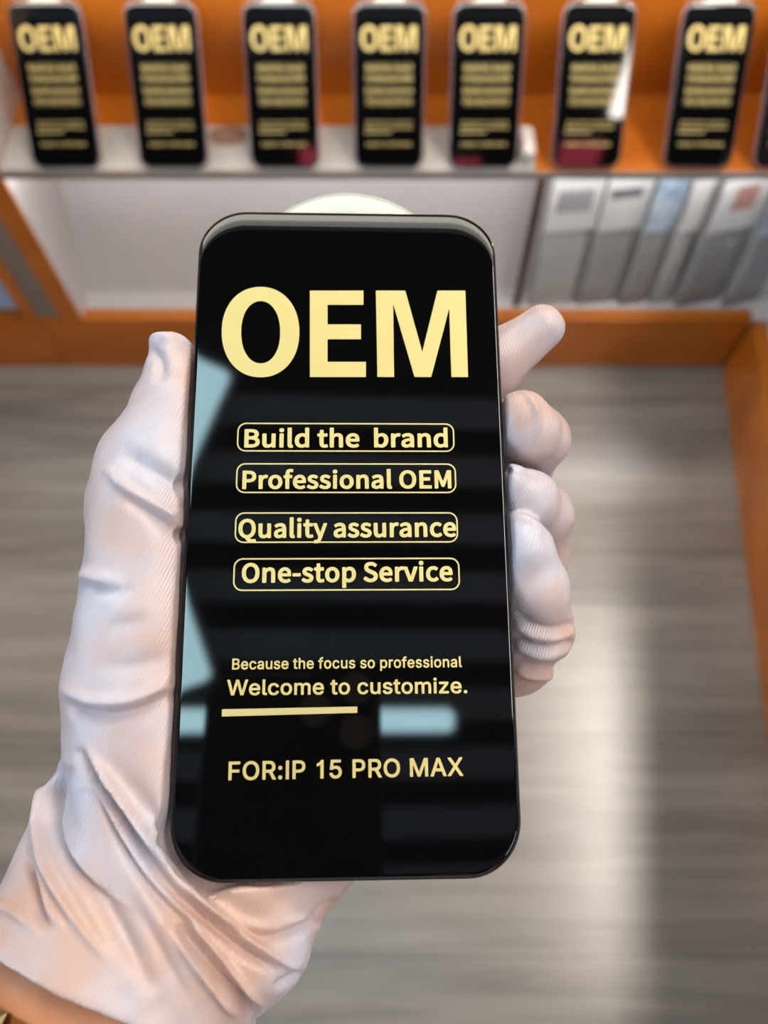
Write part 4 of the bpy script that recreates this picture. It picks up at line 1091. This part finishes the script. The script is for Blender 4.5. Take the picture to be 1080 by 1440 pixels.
def world_mesh(name, V, Q, mat, parent=None):
    Vw = cam_to_world(V) - np.array(PW)
    Q = Q[:, ::-1]                           # camera axes are left-handed
    o = link(name, mesh_from(name, Vw, Q), mat, parent, smooth=True)
    if parent is None: o.location = PW
    return o


person = world_mesh('person', FV, FQ, M['skin'])
tag(person, 'person in white satin glove holding up the large black glass protector with the left hand', 'person')
glove = world_mesh('glove', HV, HQ, M['satin'], person)
glove['label'] = 'white satin glove with long creases'

# bracelet: a band of short polished links round the bare wrist
bc = W1 + AX * 0.0145
e1 = np.cross(AX, np.array([0, 0, 1.0]))
e1 /= np.linalg.norm(e1)
e2 = np.cross(AX, e1)
bm = bmesh.new()
NL = 26
for i in range(NL):
    a = math.tau * i / NL
    ca = bc - np.array(HEM)
    rad = 0.0292
    t = -math.sin(a) * e1 + math.cos(a) * e2
    nr = math.cos(a) * e1 + math.sin(a) * e2
    hw, ht, hd = 0.0029, 0.0045, 0.0013
    vs = []
    for dz_, sh in ((-hd, 1.0), (hd * 0.3, 1.0), (hd, 0.72)):
        for su, sv in ((-1, -1), (1, -1), (1, 1), (-1, 1)):
            q = bc + nr * (rad + dz_) + t * su * hw * sh + AX * sv * ht * sh
            vs.append(bm.verts.new(Vector(cam_to_world(q)) - PW))
    for b_ in (0, 4):
        for k in range(4):
            j = (k + 1) % 4
            bm.faces.new((vs[b_ + k], vs[b_ + j], vs[b_ + 4 + j], vs[b_ + 4 + k]))
    bm.faces.new(vs[8:12])
    bm.faces.new(vs[0:4][::-1])
br = bm_obj('bracelet', bm, M['steel'], person)
br['label'] = 'polished pale gold linked bracelet'

# ------------------------------------------------------------------ the phone that takes the picture, mirrored in the glass
ph = empty('mobile_phone', CAM)
tag(ph, 'black phone taking the picture, seen only as the dark reflection low in the glass', 'phone')
pm = Matrix.Identity(4)
for i, ax in enumerate((RIGHT, UP, -FWD)):
    for j in range(3): pm[j][i] = ax[j]
pm.translation = Vector(CAM)
ph.matrix_world = pm
# lens sits at the upper right corner of the back, as seen by the photographer
cx, cy = -0.0275, 0.0075 - 0.0775
rg = []
for g, z in ((-0.0024, 0.0036), (0.0, 0.0046), (0.0, 0.0104), (-0.0024, 0.0114)):
    rg.append([(x, yy, z) for x, yy in rrect(0.077 + g, 0.155 + g, 0.0125, 10, cx, cy)])
bm_obj('body', loft(rg), M['dark_plastic'], ph, smooth=False)
rg = [[(x, yy, z) for x, yy in rrect(0.034 + g, 0.034 + g, 0.009, 8, -0.0085, -0.0095)] for g, z in ((-0.001, 0.0018), (0, 0.0022), (0, 0.0035))]
bm_obj('camera_plate', loft(rg), M['lens'], ph)
for (lx, ly) in ((0.0, -0.019), (-0.018, -0.0095)):
    rg = [[(lx + r_ * math.cos(a), ly + r_ * math.sin(a), z) for a in [k * math.tau / 32 for k in range(32)]] for r_, z in ((0.0066, 0.0004), (0.0072, 0.0006), (0.0072, 0.0018))]
    bm_obj('camera_ring', loft(rg), M['alu'], ph)
rg = [[(r_ * math.cos(a), r_ * math.sin(a), z) for a in [k * math.tau / 32 for k in range(32)]] for r_, z in ((0.0066, 0.0006), (0.0072, 0.0009), (0.0072, 0.0018))]
bm_obj('camera_ring', loft(rg), M['alu'], ph)
